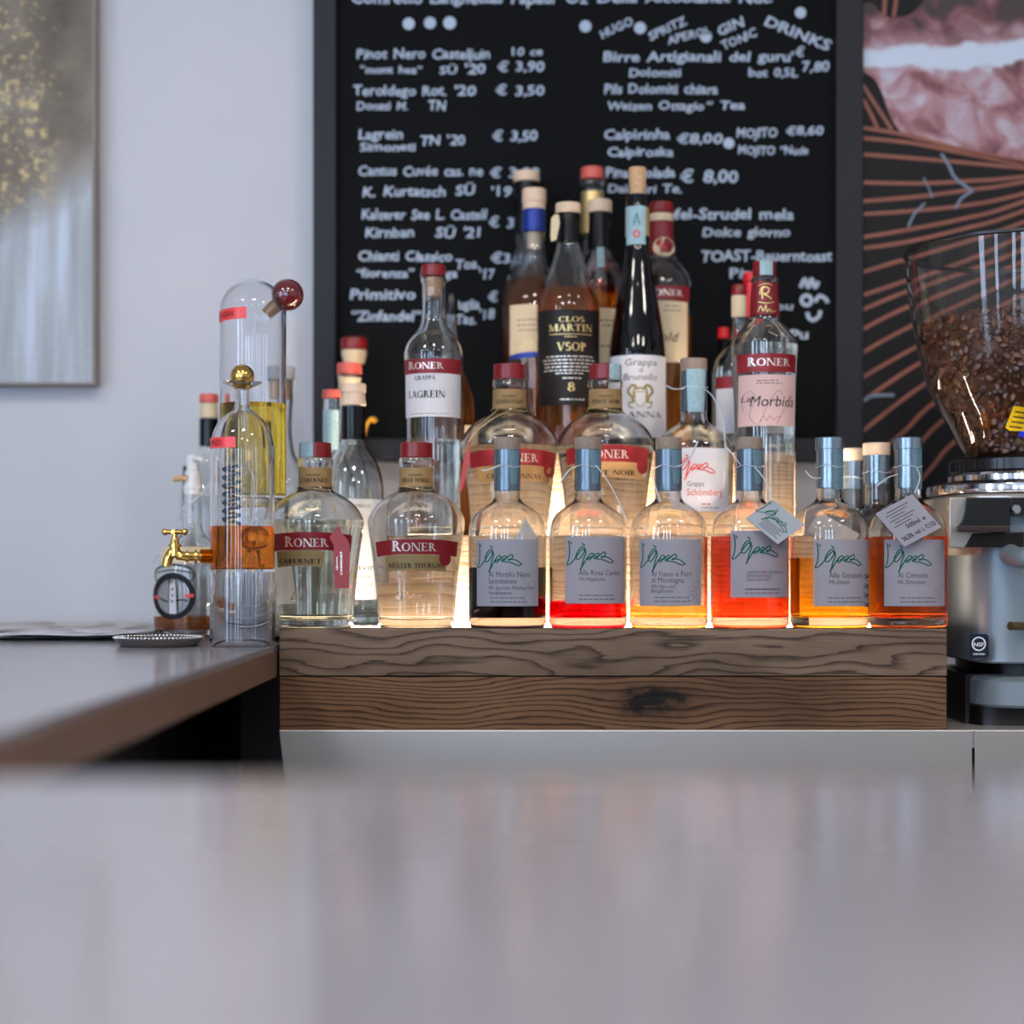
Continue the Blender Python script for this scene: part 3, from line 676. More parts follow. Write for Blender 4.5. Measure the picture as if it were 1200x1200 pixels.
LOPES = [(527, 14.5), (545, 14.6), (576, 14.8), (583, 15.5), (588, 18), (592, 23.5), (597, 31), (603, 38), (611, 42.8), (620, 45), (630, 45.6), (733, 45.6)]
def lopes(px, d, zb_, label, level, liquid, cap, title, sub, lx=None, ly=633, y0=0, plant=None, tagged=None, foot=True, back=False, capsule='capsule', sig='green', dark=False, group=None):
    """round apothecary bottle with square grey label and green signature; y0 shifts the photo rows"""
    b = Bottle('liqueur_bottle', label, 'bottle', px, d, zb_, [(y+y0, h) for y, h in LOPES], level=level, liquid=liquid, base=.0125, wall=.003, corner=.005, group=group)
    q = lambda y: y+y0
    if cap == 'cork':
        b.lath('cork', [(q(512.8), 14.8), (q(513.5), 15.6), (q(526), 15.6), (q(527), 15.2)], 'cork')
        b.sleeve('capsule', q(527.2), q(575), capsule, .0009)
        cs = b.label('tax_strip', 'strip', px+1, px+13, q(528), q(568), e=.0011, tap=.45)
    elif cap == 'pale':
        b.lath('cork', [(q(512.8), 15), (q(513.5), 15.8), (q(526), 15.8), (q(527), 15.2)], 'cork_pale')
        b.sleeve('capsule', q(527.2), q(560), 'foil', .0009)
    else:
        b.lath('foil_cap', [(q(512.5), 14.5), (q(514), 16.6), (q(526.5), 16.9), (q(527), 15.6), (q(528), 15.6)], 'foil')
        b.sleeve('foil_sleeve', q(528), q(572), 'foil', .0009)
        b.label('tax_strip', 'strip', px+1, px+13.5, q(514), q(574), e=.0013, tap=.1)
    # raffia ring around the neck
    z = b.zl(q(547)); r = b.R(z)+.0018
    put('raffia_string', tube([(r*math.cos(2*PI*i/16), r*math.sin(2*PI*i/16), z+.0012*math.sin(i*1.3)) for i in range(17)], .00045, 6, 2), M['string'], b.root)
    if back: return b
    lx0, lx1 = lx or (px-34.5, px+34.5)
    lb = b.label('label', 'paper', lx0, lx1, ly, ly+76.5)
    signature(b.arcplace(lx0, lx1, .001), lx0-.5, ly+1, .99, 1.25, sig, lb)
    if title:
        b.text(lb, 'greyink', title); b.text(lb, 'greyink', sub)
    b.lines(lb, 'greyink', [(lx0+15, lx0+56, ly+67), (lx0+15, lx0+57, ly+71.5)], .9)
    if plant:
        g = G(); pl = lambda x, y: b.at(x, y, .001)
        if plant == 'sprig':
            for k in range(4):
                x, y = lx1-4, ly+40+k*11
                g.add(ribbon([(x+2, y+9), (x, y)], .8, pl, 3))
                for a in range(5): g.add(ribbon([(x+1, y+4), (x+1+6*math.cos(a*1.3-2.7), y+4-5*abs(math.sin(a*1.3)))], 1.1, pl, 2))
        else:
            for k in range(4):
                g.add(ring2(lx1-6-3*(k % 2)-k*1.2, ly+52+5*k, 3.6, 4.2, pl, 18)); g.add(ring2(lx1-12+2*k, ly+58+4*k, 2.2, 2.7, pl, 16))
        put('plant_drawing', g, M['greyink'] if plant == 'sprig' else mat('faint_ink', '#9a98a4', .6), lb, smooth=False)
    return b
def loose_string(b, pts):
    put('raffia_string', tube([tuple(W(x, y, b.d-dd)-b.root.location) for x, y, dd in pts], lambda t: .0005+.0005*t, 6, 5), M['string'], b.root)
def hang_tag(b, corners, depths, m, name='hang_tag'):
    P = [W(x, y, dd) for (x, y), dd in zip(corners, depths)]; o = b.root.location; P[2] = P[1]+P[3]-P[0]
    n = (P[1]-P[0]).cross(P[3]-P[0]).normalized(); n = n if n.y < 0 else -n
    v = [tuple(p-o) for p in P]+[tuple(p-o-n*.0012) for p in P]
    t = put(name, (v, [(3, 2, 1, 0), (4, 5, 6, 7)]+[(i, (i+1) % 4, (i+1) % 4+4, i+4) for i in range(4)]), M[m], b.root, smooth=False, fix=True)
    def place(u, v_):   # unit square: u along the upper edge, v downwards
        p = P[0]+(P[1]-P[0])*u+(P[3]-P[0])*v_; return tuple(p-o+n*.0003)
    return t, place

LS = dict(shear=.2)
R1 = 1.9
zL = Z1
b1 = lopes(594.5, R1, zL, 'square-labelled liqueur bottle, label reads Al Mirtillo Nero, nearly black liquid', 665, 'black', 'cork',
  [("Al Mirtillo Nero", 573.5, 620, 676, 6), ("Spontaneo", 573.5, 605, 683.5, 6)], [("Mit Spontan Wachsenden", 573.5, 624, 690.5, 4.2, LS), ("Heidelbeeren", 573.5, 600, 696.3, 4.2, LS)], (560, 629.7), plant='rings')
b2 = lopes(689, R1, zL, 'square-labelled liqueur bottle, label reads Alla Rosa Canina, a little red liquid at the bottom', 705.5, 'red', 'cork',
  [("Alla Rosa Canina", 676.5, 723, 674, 6)], [("Mit Hagebutte", 677, 706, 680.5, 4.4, LS)], (662, 730.5), 630)
b3 = lopes(783.5, R1, zL, 'square-labelled liqueur bottle, label reads Al Fieno e Fiori di Montagna, low straw liquid', 710, 'straw', 'cork',
  [("Al Fieno e Fiori", 760.5, 805.5, 675.5, 6), ("di Montagna", 760.5, 797, 682.5, 6)], [("Mit Heu und", 760.5, 787, 689, 4.4, LS), ("Bergblumen", 760.5, 785, 694, 4.4, LS)], (748, 817.5), 632.5, plant='rings')
b4 = lopes(878.5, R1, zL, 'square-labelled liqueur bottle with no flavour name, orange-red liquid, grey card tag at its shoulder', 629, 'orange', 'cork',
  [("LABORATORIO ARTIGIANALE", 869, 912, 672, 3), ("INFUSI NATURALI", 869, 897, 676.3, 3), ("DELLE DOLOMITI", 869, 896, 680.6, 3)], [("PRODOTTO  SOSPIROLO BELLUNO", 869, 907, 691.5, 2.6)], (852, 919), 623)
b5 = lopes(972, R1, zL, 'square-labelled liqueur bottle, label reads Alla Genziana, golden yellow liquid, foil-wrapped top', 654, 'yellow', 'foil',
  [("Alla Genziana", 963, 1003, 677, 6)], [("Mit Enzian", 963, 986, 684, 4.4, LS)], (947, 1014), plant='sprig')
b6 = lopes(1064, R1, zL, 'square-labelled liqueur bottle, label reads Al Cirmolo, red-orange liquid, white tag over its shoulder', 629, 'redorange', 'foil',
  [("Al Cirmolo", 1043, 1076, 677, 6)], [("Mit Zirbenharz", 1043, 1074, 684, 4.4, LS)], (1030, 1099), plant='rings')
loose_string(b1, [(590, 544, .018), (580, 548, .026), (570, 551, .03), (564, 551, .03)])
loose_string(b2, [(680, 545, .018), (668, 550, .028), (656, 566, .03)]); loose_string(b2, [(698, 545, .018), (710, 560, .026), (724, 585, .034), (734, 610, .038)])
loose_string(b3, [(792, 547, .018), (806, 540, .02), (818, 517, .018)]); loose_string(b3, [(776, 545, .018), (765, 552, .02), (768, 570, .02), (774, 588, .021)])
loose_string(b4, [(884, 547, .018), (892, 556, .024), (899, 568, .036), (905, 586, .050)]); loose_string(b4, [(868, 545, .015), (858, 532, .014), (849, 522, .01)])
loose_string(b5, [(962, 560, .015), (952, 560, .012), (944, 552, .008)])
loose_string(b6, [(1052, 556, .016), (1040, 560, .02), (1026, 571, .018)]); loose_string(b6, [(1074, 548, .018), (1078, 560, .024), (1072, 578, .046)])
fd = R1-.0515
t, pl = hang_tag(b4, [(905, 585), (942.5, 615), (910, 645.5), (874, 607.5)], [fd+.012, fd, fd-.004, fd+.002], 'tagpaper')
signature(lambda x, y: pl(.02+(x-4)/52, (y+2)/55), 0, 0, 1, 1.3, 'green', t)
g = G()
for k in range(5): g.add(ribbon([(.3, .62+.065*k), (.88-.1*(k % 2), .62+.065*k)], .022, lambda x, y: pl(x, y), 2))
put('lettering', g, M['greyink'], t, smooth=False)
t, pl = hang_tag(b6, [(1026, 602), (1069, 579), (1102, 611), (1060, 641)], [fd+.004, fd+.01, fd, fd-.004], 'paper')
g = G()
for s_, x0, x1, y, h in (("500ml e", .36, .86, .66, .15), ("36,5% vol L C122", .08, .97, .88, .15)): g.add(textvf(s_, lambda x, y: pl(x, y), x0, x1, y, h, 'bold', jit=.05))
put('handwriting', g, M['ink'], t, smooth=False)
g = G()
for k in range(6): g.add(ribbon([(.12 if k % 2 else .2, .12+.075*k), (.78-.1*(k % 3), .12+.075*k)], .02, lambda x, y: pl(x, y), 2))
put('lettering', g, M['greyink'], t, smooth=False)
t, pl = hang_tag(b1, [(617, 607), (634, 628), (627, 668), (601, 640)], [R1+.056, R1+.058, R1+.058, R1+.056], 'white')
t, pl = hang_tag(b5, [(960, 602), (1013, 626), (962, 660), (943, 622)], [R1+.054, R1+.056, R1+.056, R1+.054], 'white')
# two more behind, on the same step
lopes(1027, 2.0, zL, 'pale-corked clear bottle half hidden between the golden yellow and the red-orange liqueur', 640, 'water', 'pale', None, None, y0=6.7, back=True)
lopes(1000, 2.1, zL, 'pale-corked clear bottle hidden deepest, just behind the golden yellow liqueur', 640, 'water', 'pale', None, None, y0=13.2, back=True)

# squat grappa bottles with arched burgundy labels
SQUAT = [(537, 19.3), (539, 20.8), (545, 21), (547.5, 19), (570, 19.4), (575, 21), (580, 30), (586, 39.5), (592, 46.5), (600, 52.5), (607, 56), (612, 57), (622, 56), (640, 53.2), (660, 50.5), (685, 47.8), (710, 45.8), (733, 44.8)]
def squat(px, d, zb_, y0, label, level, name_, lab, kraftx, liquid='water', strip=False, tagp=None, twine=True, kx=(0, 1), bright=False, seal=True):
    b = Bottle('grappa_bottle', label, 'bottle', px, d, zb_, [(y+y0, h*1.0) for y, h in SQUAT], level=level, liquid=liquid, base=.009, wall=.0032, corner=.004)
    q = lambda y: y+y0
    b.lath('cap', [(q(519), 17.5), (q(520), 18.9), (q(536.3), 19), (q(537), 18.2)], 'redcap')
    if strip:
        g = G(); s0, s1 = strip
        v, f = lathe([(19.3*b.k, b.zl(q(537))), (19.3*b.k, b.zl(q(519.6)))], 56)
        v2 = []; f2 = []; n_ = 10
        a0, a1 = math.asin((s0-px)/19.3), math.asin((s1-px)/19.3)
        for i in range(n_+1):
            a = a0+(a1-a0)*i/n_
            for z in (b.zl(q(536.8)), b.zl(q(519.4))): v2.append((19.4*b.k*math.sin(a), -19.4*b.k*math.cos(a), z))
            if i: f2.append((2*i-2, 2*i, 2*i+1, 2*i-1))
        put('tax_strip', (v2, f2), M['strip_pale'], b.root)
    kl = b.sleeve('neck_label', q(549), q(571), 'kraft', .0006)
    b.text(kl, 'ink', [("GRAPPA", px-8, px+8, q(559), 2.6), (name_, px-15, px+15, q(566), 4.6, SERIF)], .0009)
    x0, x1, ya, yb = lab
    lb = b.label('label', 'redband', x0, x1, ya, yb, arch=3.2, tap=.04)
    xm = (x0+x1)/2
    b.text(lb, 'silver' , [("RONER", xm-27+kx[0], xm+23+kx[0], yb-6.5, 9.5, dict(font='serif', first=1.25))], .0012)
    k = b.label('lower_label', 'kraft_dark' if not bright else 'kraft', kraftx[0], kraftx[1], yb-1, yb+17, arch=1.6, tap=.06, e=.0002)
    km = sum(kraftx)/2
    b.text(k, 'ink', [(name_, max(kraftx[0]+4, km-31), min(kraftx[1]-4, km+31), yb+12.5, 5.4, SERIF)], .0009)
    if seal:
        put('wax_seal', plate([(kraftx[1]-2+6.5*math.cos(a*.4), yb+2+8.5*math.sin(a*.4)) for a in range(16)], lambda x, y, e: b.at(x, y, .0009+e), .0006), M['redband'], b.root)
    # embossed monogram on the shoulder and signature on the foot
    g = G(); pl = lambda x, y: b.at(x, y, .0006); yy = q(588)
    for pts in ([(-7, 9), (-5, 2), (-3, -5), (2, -7), (5, -4), (1, 0), (-2, 0), (3, 3), (7, 8), (10, 7)], [(-9, -3), (-5, -7), (-2, -4), (-4, 8)], [(-9, 10), (0, 12), (9, 10)]):
        g.add(tube([pl(px+x, yy+y) for x, y in pts], .0007, 6, 3))
    put('embossed_monogram', g, M['glass'], b.root)
    g = G(); yy = q(697)
    g.add(tube([b.at(px-24+x*1.0, yy+y, .0004) for x, y in ((0, 6), (5, -3), (9, -6), (8, 1), (2, 5), (8, 6), (14, -5), (12, 4), (16, -2), (20, 3), (23, -1), (26, 3), (30, -1), (33, 2), (38, 0), (44, -2), (49, -1))], .0006, 6, 4))
    put('embossed_signature', g, M['glass'], b.root)
    if twine:
        z = b.zl(q(573)); r = b.R(z)+.0012
        put('twine', tube([(r*math.cos(2*PI*i/16), r*math.sin(2*PI*i/16), z+.002*math.sin(i*.8)) for i in range(17)], .0006, 6, 2), M['twine'], b.root)
    return b
s1 = squat(369.5, 1.91, Z1, 0, 'squat grappa bottle labelled Cabernet with burgundy hang tag, nearly full', 610, 'CABERNET', (319.5, 415, 628, 648), (329, 386), liquid='pale', strip=(353, 369), seal=False)
s2 = squat(488, 1.912, Z1, 0, 'squat grappa bottle labelled Müller Thurgau, liquid down to a third', 682, 'MÜLLER THURGAU', (443, 537, 636, 653), (455, 525))
s3 = squat(597, 2.037, Z2, -91.5, 'squat grappa bottle labelled Chardonnay on the middle step, twine tag hanging from its neck', 524, 'CHARDONNAY', (551, 650, 533, 551), (560, 645), bright=True, kx=(6, 1))
s4 = squat(709.5, 2.037, Z2, -91.5, 'squat grappa bottle labelled Pinot Noir on the middle step, with tax strip on its cap', 524, 'PINOT NOIR', (663, 757, 529, 547), (668, 752), strip=(713, 727), bright=True)
def bottle_tag(b, poly, dep, m, edge=None):
    P = [tuple(W(x, y, dd)-b.root.location) for (x, y), dd in zip(poly, dep)]; n = len(P)
    v = P+[(x, y+.0016, z) for x, y, z in P]
    return put('hang_tag', (v, [tuple(range(n)), tuple(reversed(range(n, 2*n)))]+[(i, i+n, (i+1) % n+n, (i+1) % n) for i in range(n)]), M[m], b.root, smooth=False, fix=True)
fd = 1.91-.0585
t = bottle_tag(s1, [(392, 690), (391, 640), (390, 637), (386, 630), (390, 624), (394, 616.5), (398, 616.5), (400, 624), (407, 632), (410, 639), (409, 689)], [fd+.004]*11, 'tagred')
g = G(); o = s1.root.location
def tg(u, v_): return tuple(W(399+v_*1.0, 660-u, fd+.0035)-o)
g.add(textvf("CABERNET", tg, -14, 14, 2, 3.2, 'bold')); g.add(textvf("GRAPPA", tg, -8, 8, -3, 2.2)); put('lettering', g, M['silver'], t, smooth=False)
loc = lambda pts, b: [tuple(W(x, y, dd)-b.root.location) for x, y, dd in pts]
put('twine', tube(loc([(385, 573, 1.895), (391, 585, 1.872), (393, 605, 1.854), (396, 619, fd+.003)], s1), .0006, 6, 4), M['twine'], s1.root)
put('twine', tube(loc([(356, 572, 1.893), (372, 577, 1.88), (388, 588, 1.868), (392, 600, 1.856)], s1), .0005, 6, 4), M['twine'], s1.root)
t = bottle_tag(s3, [(538, 574), (543, 540), (547, 526), (549.5, 517), (550.5, 524), (551, 535), (546, 560), (541, 575)], [1.985]*8, 'tagred')
put('twine', tube(loc([(614, 474, 2.025), (600, 480, 2.0), (575, 492, 1.99), (556, 508, 1.986), (549, 518, 1.985)], s3), .0007, 6, 4), M['twine'], s3.root)
put('twine', tube(loc([(585, 478, 2.0), (572, 490, 1.992), (560, 500, 1.988), (552, 512, 1.986)], s3), .0006, 6, 4), M['twine'], s3.root)

# tall grappa bottle, Lagrein
b = Bottle('grappa_bottle', 'tall clear grappa bottle with red-banded white label reading Lagrein', 'bottle', 508, 2.035, Z2,
  [(325, 14.3), (327, 15.4), (331, 15.4), (333, 13.6), (350, 13.4), (372, 13.8), (380, 15.5), (388, 20), (397, 27.5), (407, 33), (416, 34.6), (426, 34.2), (440, 33.6), (490, 31.8), (560, 31.2), (629, 31.2)], level=516, base=.008)
b.lath('cap', [(311, 13.2), (312, 14.3), (324, 14.4), (325, 13.6)], 'redcap')
b.lath('inner_cork', [(326, 9.8), (346, 9.3), (348, 8.5)], 'cork_tan')
lb = b.label('label', 'white', 476.5, 539.5, 441, 491); b.text(lb, 'ink', [("GRAPPA", 488, 512, 448.5, 4.6, SERIF), ("LAGREIN", 481, 522.5, 469, 8, SERIF)])
b.lines(lb, 'greyink', [(482, 528, 487.5)], .7)
rb_ = b.label('red_band', 'redband', 475.5, 540.5, 424, 441, e=.0005); b.text(rb_, 'silver', [("RONER", 481, 521, 436, 7.5, dict(font='serif', first=1.2))], .0012)
# Schönsberg: signature bottle with white label and red writing
b = lopes(813, 2.037, Z2, 'square-labelled grappa bottle with red signature reading Schönsberg, white label, on the middle step', 527, 'water', 'cork', None, None, y0=-92, back=True)
lb = b.label('label', 'white', 784, 849.5, 528, 601)
signature(b.arcplace(784, 849.5, .001), 783.5, 530, .93, 1.3, 'redink', lb)
b.text(lb, 'greyink', [("Grappa", 801, 820, 572, 5.6)]); b.text(lb, 'redink', [("Schönsberg", 800.5, 841, 582.5, 7.5)], name='red_lettering')
b.lines(lb, 'redink', [(817, 827, 592.5)], 1.2, name='red_lettering'); b.lines(lb, 'greyink', [(816, 838, 596.5)], .8)
loose_string(b, [(802, 455, .015), (790, 456, .014), (781, 452, .01)]); loose_string(b, [(826, 456, .015), (836, 466, .02), (846, 490, .03), (851, 530, .035)])
b.label('tax_strip', 'strip_pale', 804, 824, 434, 484, e=.0014, tap=.15)
# La Morbida
b = Bottle('grappa_bottle', 'tall clear grappa bottle with red neck sleeve and pink label reading La Morbida', 'bottle', 896, 2.037, Z2,
  [(325, 13.6), (327, 15.8), (330, 16.2), (332, 15.2), (334, 15), (350, 16), (371, 17.4), (376, 18.5), (383, 24), (391, 31), (398, 36.5), (402, 38.6), (405, 38.8), (420, 38.2), (450, 37), (500, 35.3), (560, 34.4), (629, 34.4)], level=405, base=.009)
b.lath('cap', [(307, 12.6), (308, 13.6), (324, 13.8), (325, 13.2)], 'redcap')
ns = b.sleeve('neck_sleeve', 333, 371, 'redband', .0006)
pl = lambda x, y: b.at(x, y, .0011)
g = G(); g.add(ribbon([(891, 353), (891, 342), (894, 339), (899, 341), (897, 346), (893, 347), (898, 350), (902, 353)], 1.6, pl)); g.add(ribbon([(888, 347), (890, 340), (893, 338)], 1.2, pl))
g.add(ribbon([(886, 337), (896, 334.8), (904, 337)], .8, pl)); g.add(ribbon([(886, 356), (896, 358), (905, 356)], 1, pl))
g.add(ribbon([(886, 368), (889, 361), (892, 367), (895, 360), (896, 368), (899, 365), (902, 368), (907, 366)], 1, pl)); put('monogram', g, M['goldprint'], ns, smooth=False)
v2 = []; f2 = []
for i in range(9):
    a = -.55+1.15*i/8
    for y in (324.5, 307.5): v2.append((14.1*b.k*math.sin(a), -14.1*b.k*math.cos(a), b.zl(y)))
    if i: f2.append((2*i-2, 2*i, 2*i+1, 2*i-1))
put('tax_strip', (v2, f2), M['strip_pale'], b.root)
lb = b.label('label', 'pinklabel', 863.5, 927.5, 443, 502)
b.text(lb, 'ink', [("Morbida", 875, 925, 479.5, 12, dict(shear=.2)), ("La", 866.5, 876, 474, 7, dict(shear=.2))]); b.lines(lb, 'greyink', [(882, 908, 450), (881, 911, 453)], 1)
g = G(); pl = lambda x, y: b.at(x, y, .001)
for pts in ([(868, 484), (866, 470), (874, 462), (880, 470), (874, 490), (884, 500), (893, 480), (905, 462), (912, 466)], [(905, 500), (915, 480), (924, 466)], [(885, 497), (890, 491), (893, 496), (897, 490), (900, 495), (906, 492), (911, 492)]): g.add(ribbon(pts, .8, pl))
put('flourish', g, mat('brown_ink', '#9a7a78', .6), lb, smooth=False)
rb_ = b.label('red_band', 'redband', 862.5, 928.5, 419, 440, e=.0005); b.text(rb_, 'silver', [("RONER", 872, 920, 433, 8.5, dict(font='serif', first=1.15))], .0013)
g = G(); pl2 = lambda x, y: b.at(x, y, .0005)
g.add(tube([pl2(896+x, 392+y) for x, y in ((-7, 7), (-5, -4), (2, -7), (5, -3), (-1, 0), (4, 4), (9, 7))], .0007, 6, 3)); put('embossed_monogram', g, M['glass'], b.root)
# dark bottle half hidden by the Lagrein
b = Bottle('amber_bottle', 'small dark brown bottle half hidden behind the Lagrein grappa bottle', 'bottle', 529, 2.15, Z2, [(346, 6), (384, 6.5), (410, 9), (450, 20), (465, 25), (480, 26.5), (620, 26.5)], level=440, liquid='brown', glass='glass')
b.lath('cap', [(344, 7), (345, 7.6), (368, 7.6)], 'blackcap'); b.label('label', 'cream', 545, 555, 500, 545)

# ------------------------------------------------------------------ top step
zt = Z3
b = Bottle('cognac_bottle', 'conical brandy bottle with black label reading VSOP 8, centre of the top step', 'bottle', 666, 2.14, zt,
  [(250, 12), (253, 12.5), (284, 13), (300, 16.5), (320, 23.5), (340, 31.5), (354, 36), (366, 37), (480, 35), (531, 34.6)], level=341, liquid='deepamber', base=.01)
b.lath('cap', [(234, 3), (236, 4.5), (239, 5)], 'blackcap'); b.lath('cork_cap', [(239, 14.2), (240, 15), (249, 15.2), (250.5, 14.4)], 'cork_pale')
b.sleeve('neck_sleeve', 251, 284, 'blackcap', .0006)
lb = b.label('label', 'blackpaper', 631, 701, 368, 478)
b.text(lb, 'goldprint', [("CLOS", 654, 683, 382.5, 6.2, SERIF), ("MARTIN", 643, 692, 393, 8, SERIF), ("VSOP", 652, 684.5, 415.5, 9.5, SERIF), ("8", 664, 672.5, 462, 10, SERIF)])
g = G(); pl = lambda x, y: b.at(x, y, .001)
g.add(ribbon([(643, 396.5), (667, 396.5), (692, 396.5)], .8, pl)); g.add(ribbon([(660, 399.5), (675, 399.5)], .8, pl)); put('rule', g, M['goldprint'], lb, smooth=False)
b.lines(lb, 'silver', [(640, 694, 422), (636, 697, 426), (637, 696, 430), (638, 694, 434), (637, 695, 438), (650, 682, 441.5), (658, 680, 447), (655, 683, 471.5)], 1.3)
put('neck_tag', plate([(646, 256), (650, 251), (655, 252), (656, 262), (652, 281), (646, 283), (645, 276)], lambda x, y, e: tuple(W(x, y, 2.118-e)-b.root.location), .001), M['cream'], b.root, smooth=False)
b = Bottle('brandy_bottle', 'amber spirit bottle with blue foil neck and cream label, beside the VSOP', 'bottle', 626, 2.215, zt,
  [(246, 12), (248, 12.8), (272, 13), (300, 14.2), (312, 17), (325, 24), (340, 32), (355, 36), (370, 37), (527, 36.5)], level=328, liquid='brown', base=.01)
b.lath('cork_cap', [(222, 13), (223, 14), (237, 14.2), (238, 13.2), (246, 13.4)], 'cork_pale'); b.sleeve('neck_foil', 246, 272, 'bluefoil', .0006)
b.lath('inner_cork', [(273, 8.6), (293, 8.2)], 'cork_pale')
lb = b.label('label', 'cream', 598, 655, 362, 420); b.lines(lb, 'greyink', [(606, 640, 380), (606, 640, 386), (608, 630, 392)], 1); b.label('blue_band', 'bluefoil', 598, 655, 420, 426, arch=3, e=.0005)
b.text(lb, 'goldprint', [("GRAPPA", 603, 640, 410, 6, SERIF)])
b = Bottle('dark_necked_bottle', 'bottle with pinkish cap and black neck sticking up behind the blue-foiled bottle', 'bottle', 617, 2.285, zt, [(214, 13), (290, 13.5), (310, 18), (330, 24), (345, 26), (522, 26)], level=330, liquid='brown', base=.01)
b.lath('cap', [(202, 14.5), (203, 15.3), (213, 15.3), (214, 14.5)], 'cork_pale'); b.sleeve('neck_sleeve', 214.5, 275, 'blackcap', .0006)
b = Bottle('spirit_bottle', 'amber bottle with pale cork and black neck sleeve between the VSOP and the Brunello', 'bottle', 703, 2.21, zt,
  [(250, 12.6), (292, 13.2), (304, 17), (314, 24), (326, 30), (338, 32.5), (526, 32.5)], level=340, liquid='amber', base=.01)
b.lath('cork_cap', [(235, 13), (236, 14), (249, 14.2), (250, 13.4)], 'cork_pale'); b.sleeve('neck_sleeve', 250.5, 292, 'blackcap', .0006)
lb = b.label('label', 'cream', 680, 728, 366, 440); b.lines(lb, 'greyink', [(700, 722, 380), (704, 720, 386), (702, 722, 410)], 1.4)
b.label('tax_strip', 'strip_pale', 699, 707, 292, 318, e=.0006)
b = Bottle('gold_necked_bottle', 'bottle with red cap and gold neck at the very back of the top step', 'bottle', 694, 2.285, zt, [(211, 12.5), (214, 15.6), (219, 15.6), (222, 13), (225, 13), (275, 13.6), (300, 18), (320, 20), (520, 20)], level=330, liquid='amber', base=.01)
b.lath('cap', [(197, 12.4), (198, 13.4), (210, 13.6), (211, 12.6)], 'coralcap'); b.sleeve('neck_foil', 226, 275, 'goldprint', .0006)
b = Bottle('brunello_bottle', 'slender black bottle with cork stopper and white crest label reading Grappa di Brunello', 'bottle', 747, 2.145, zt,
  [(229, 12.6), (244, 13.5), (278, 14), (292, 14.5), (320, 18), (345, 22.5), (375, 28), (400, 31.5), (419, 33), (531, 33)], glass='darkglass', hollow=False, base=.01)
b.lath('cork', [(197, 9.6), (198, 10.2), (226, 9.4), (229, 9.2)], 'cork_tan')
b.sleeve('neck_foil', 244.5, 278, 'goldprint', .0006); b.label('tax_strip', 'strip_pale', 734.5, 755, 244, 289, e=.0009)
g = G(); pl = lambda x, y: b.at(x, y, .0018)
g.add(ribbon([(741, 267), (744, 257), (745, 253), (746, 257), (749, 267)], 1.6, pl)); g.add(ribbon([(742, 263), (748, 263)], 1, pl)); put('emblem', g, mat('teal_ink', '#2f7d7a', .6), b.root, smooth=False)
g = G(); g.add(ring2(745, 277, 2.4, 4.4, pl, 16)); put('stamp', g, M['redink'], b.root, smooth=False)
lb = b.label('label', 'white', 715, 779, 420, 515)
b.text(lb, 'greyink', [("Grappa", 731, 767, 432, 7.5, dict(shear=.15)), ("di", 746, 751, 440, 5), ("Brunello", 729, 767, 449, 7.5, dict(shear=.15)), ("BANNA", 726, 772, 492, 6.5, SERIF)])
g = G(); pl = lambda x, y: b.at(x, y, .001); cx = 748
for s_ in (-1, 1):
    g.add(ribbon([(cx+s_*4, 458), (cx+s_*8, 455), (cx+s_*12, 457), (cx+s_*14, 463), (cx+s_*10, 468), (cx+s_*8, 475)], 3, pl)); g.add(ribbon([(cx+s_*9, 476), (cx+s_*13, 474), (cx+s_*12, 480), (cx+s_*8, 481)], 1.6, pl))
    g.add(ribbon([(cx+s_*6, 457), (cx+s_*8, 464), (cx+s_*6, 470)], 2, pl))
g.add(ribbon([(cx-6, 463), (cx-6, 474), (cx, 480), (cx+6, 474), (cx+6, 463), (cx-6, 463)], 1, pl, 3)); g.add(ribbon([(cx-5, 460), (cx, 458), (cx+5, 460)], 2, pl))
put('crest', g, mat('crest_gold', '#8b7a45', .5, .3), lb, smooth=False)
b = Bottle('aged_grappa_bottle', 'amber grappa bottle with red cap, red neck and cream label, just behind the Brunello', 'bottle', 775, 2.225, zt,
  [(251, 13), (253, 14), (260, 14), (262, 13.4), (298, 15.5), (306, 19), (314, 26), (324, 32.5), (336, 35.5), (350, 35.8), (526, 34.5)], level=372, liquid='whisky', base=.01)
b.lath('cap', [(238, 13.4), (239, 14.4), (250, 14.6), (251, 14)], 'redcap'); b.sleeve('neck_ring', 251.5, 260.5, 'cream', .0004); b.sleeve('neck_sleeve', 261, 298, 'redband', .0006)
md = put('neck_medallion', plate([(777+13*math.cos(a*PI/10), 292+11.5*math.sin(a*PI/10)) for a in range(20)], lambda x, y, e: b.at(x, y, .0009+e), .0004), M['cream'], b.root)
g = G(); pl = lambda x, y: b.at(x, y, .0017); g.add(textvf("R", pl, 770, 780, 294, 8, 'serif')); put('monogram', g, M['redink'], md, smooth=False)
lb = b.label('label', 'cream', 748, 803, 358, 429); b.text(lb, 'ink', [("gold", 762, 792, 405, 11, dict(shear=.3))]); b.lines(lb, 'greyink', [(776, 794, 364), (774, 796, 369)], 1)
rb_ = b.label('red_band', 'redband', 745, 805, 340, 357, e=.0005); b.text(rb_, 'silver', [("RONER", 755, 797, 352, 7, dict(font='serif', first=1.15))], .0013)
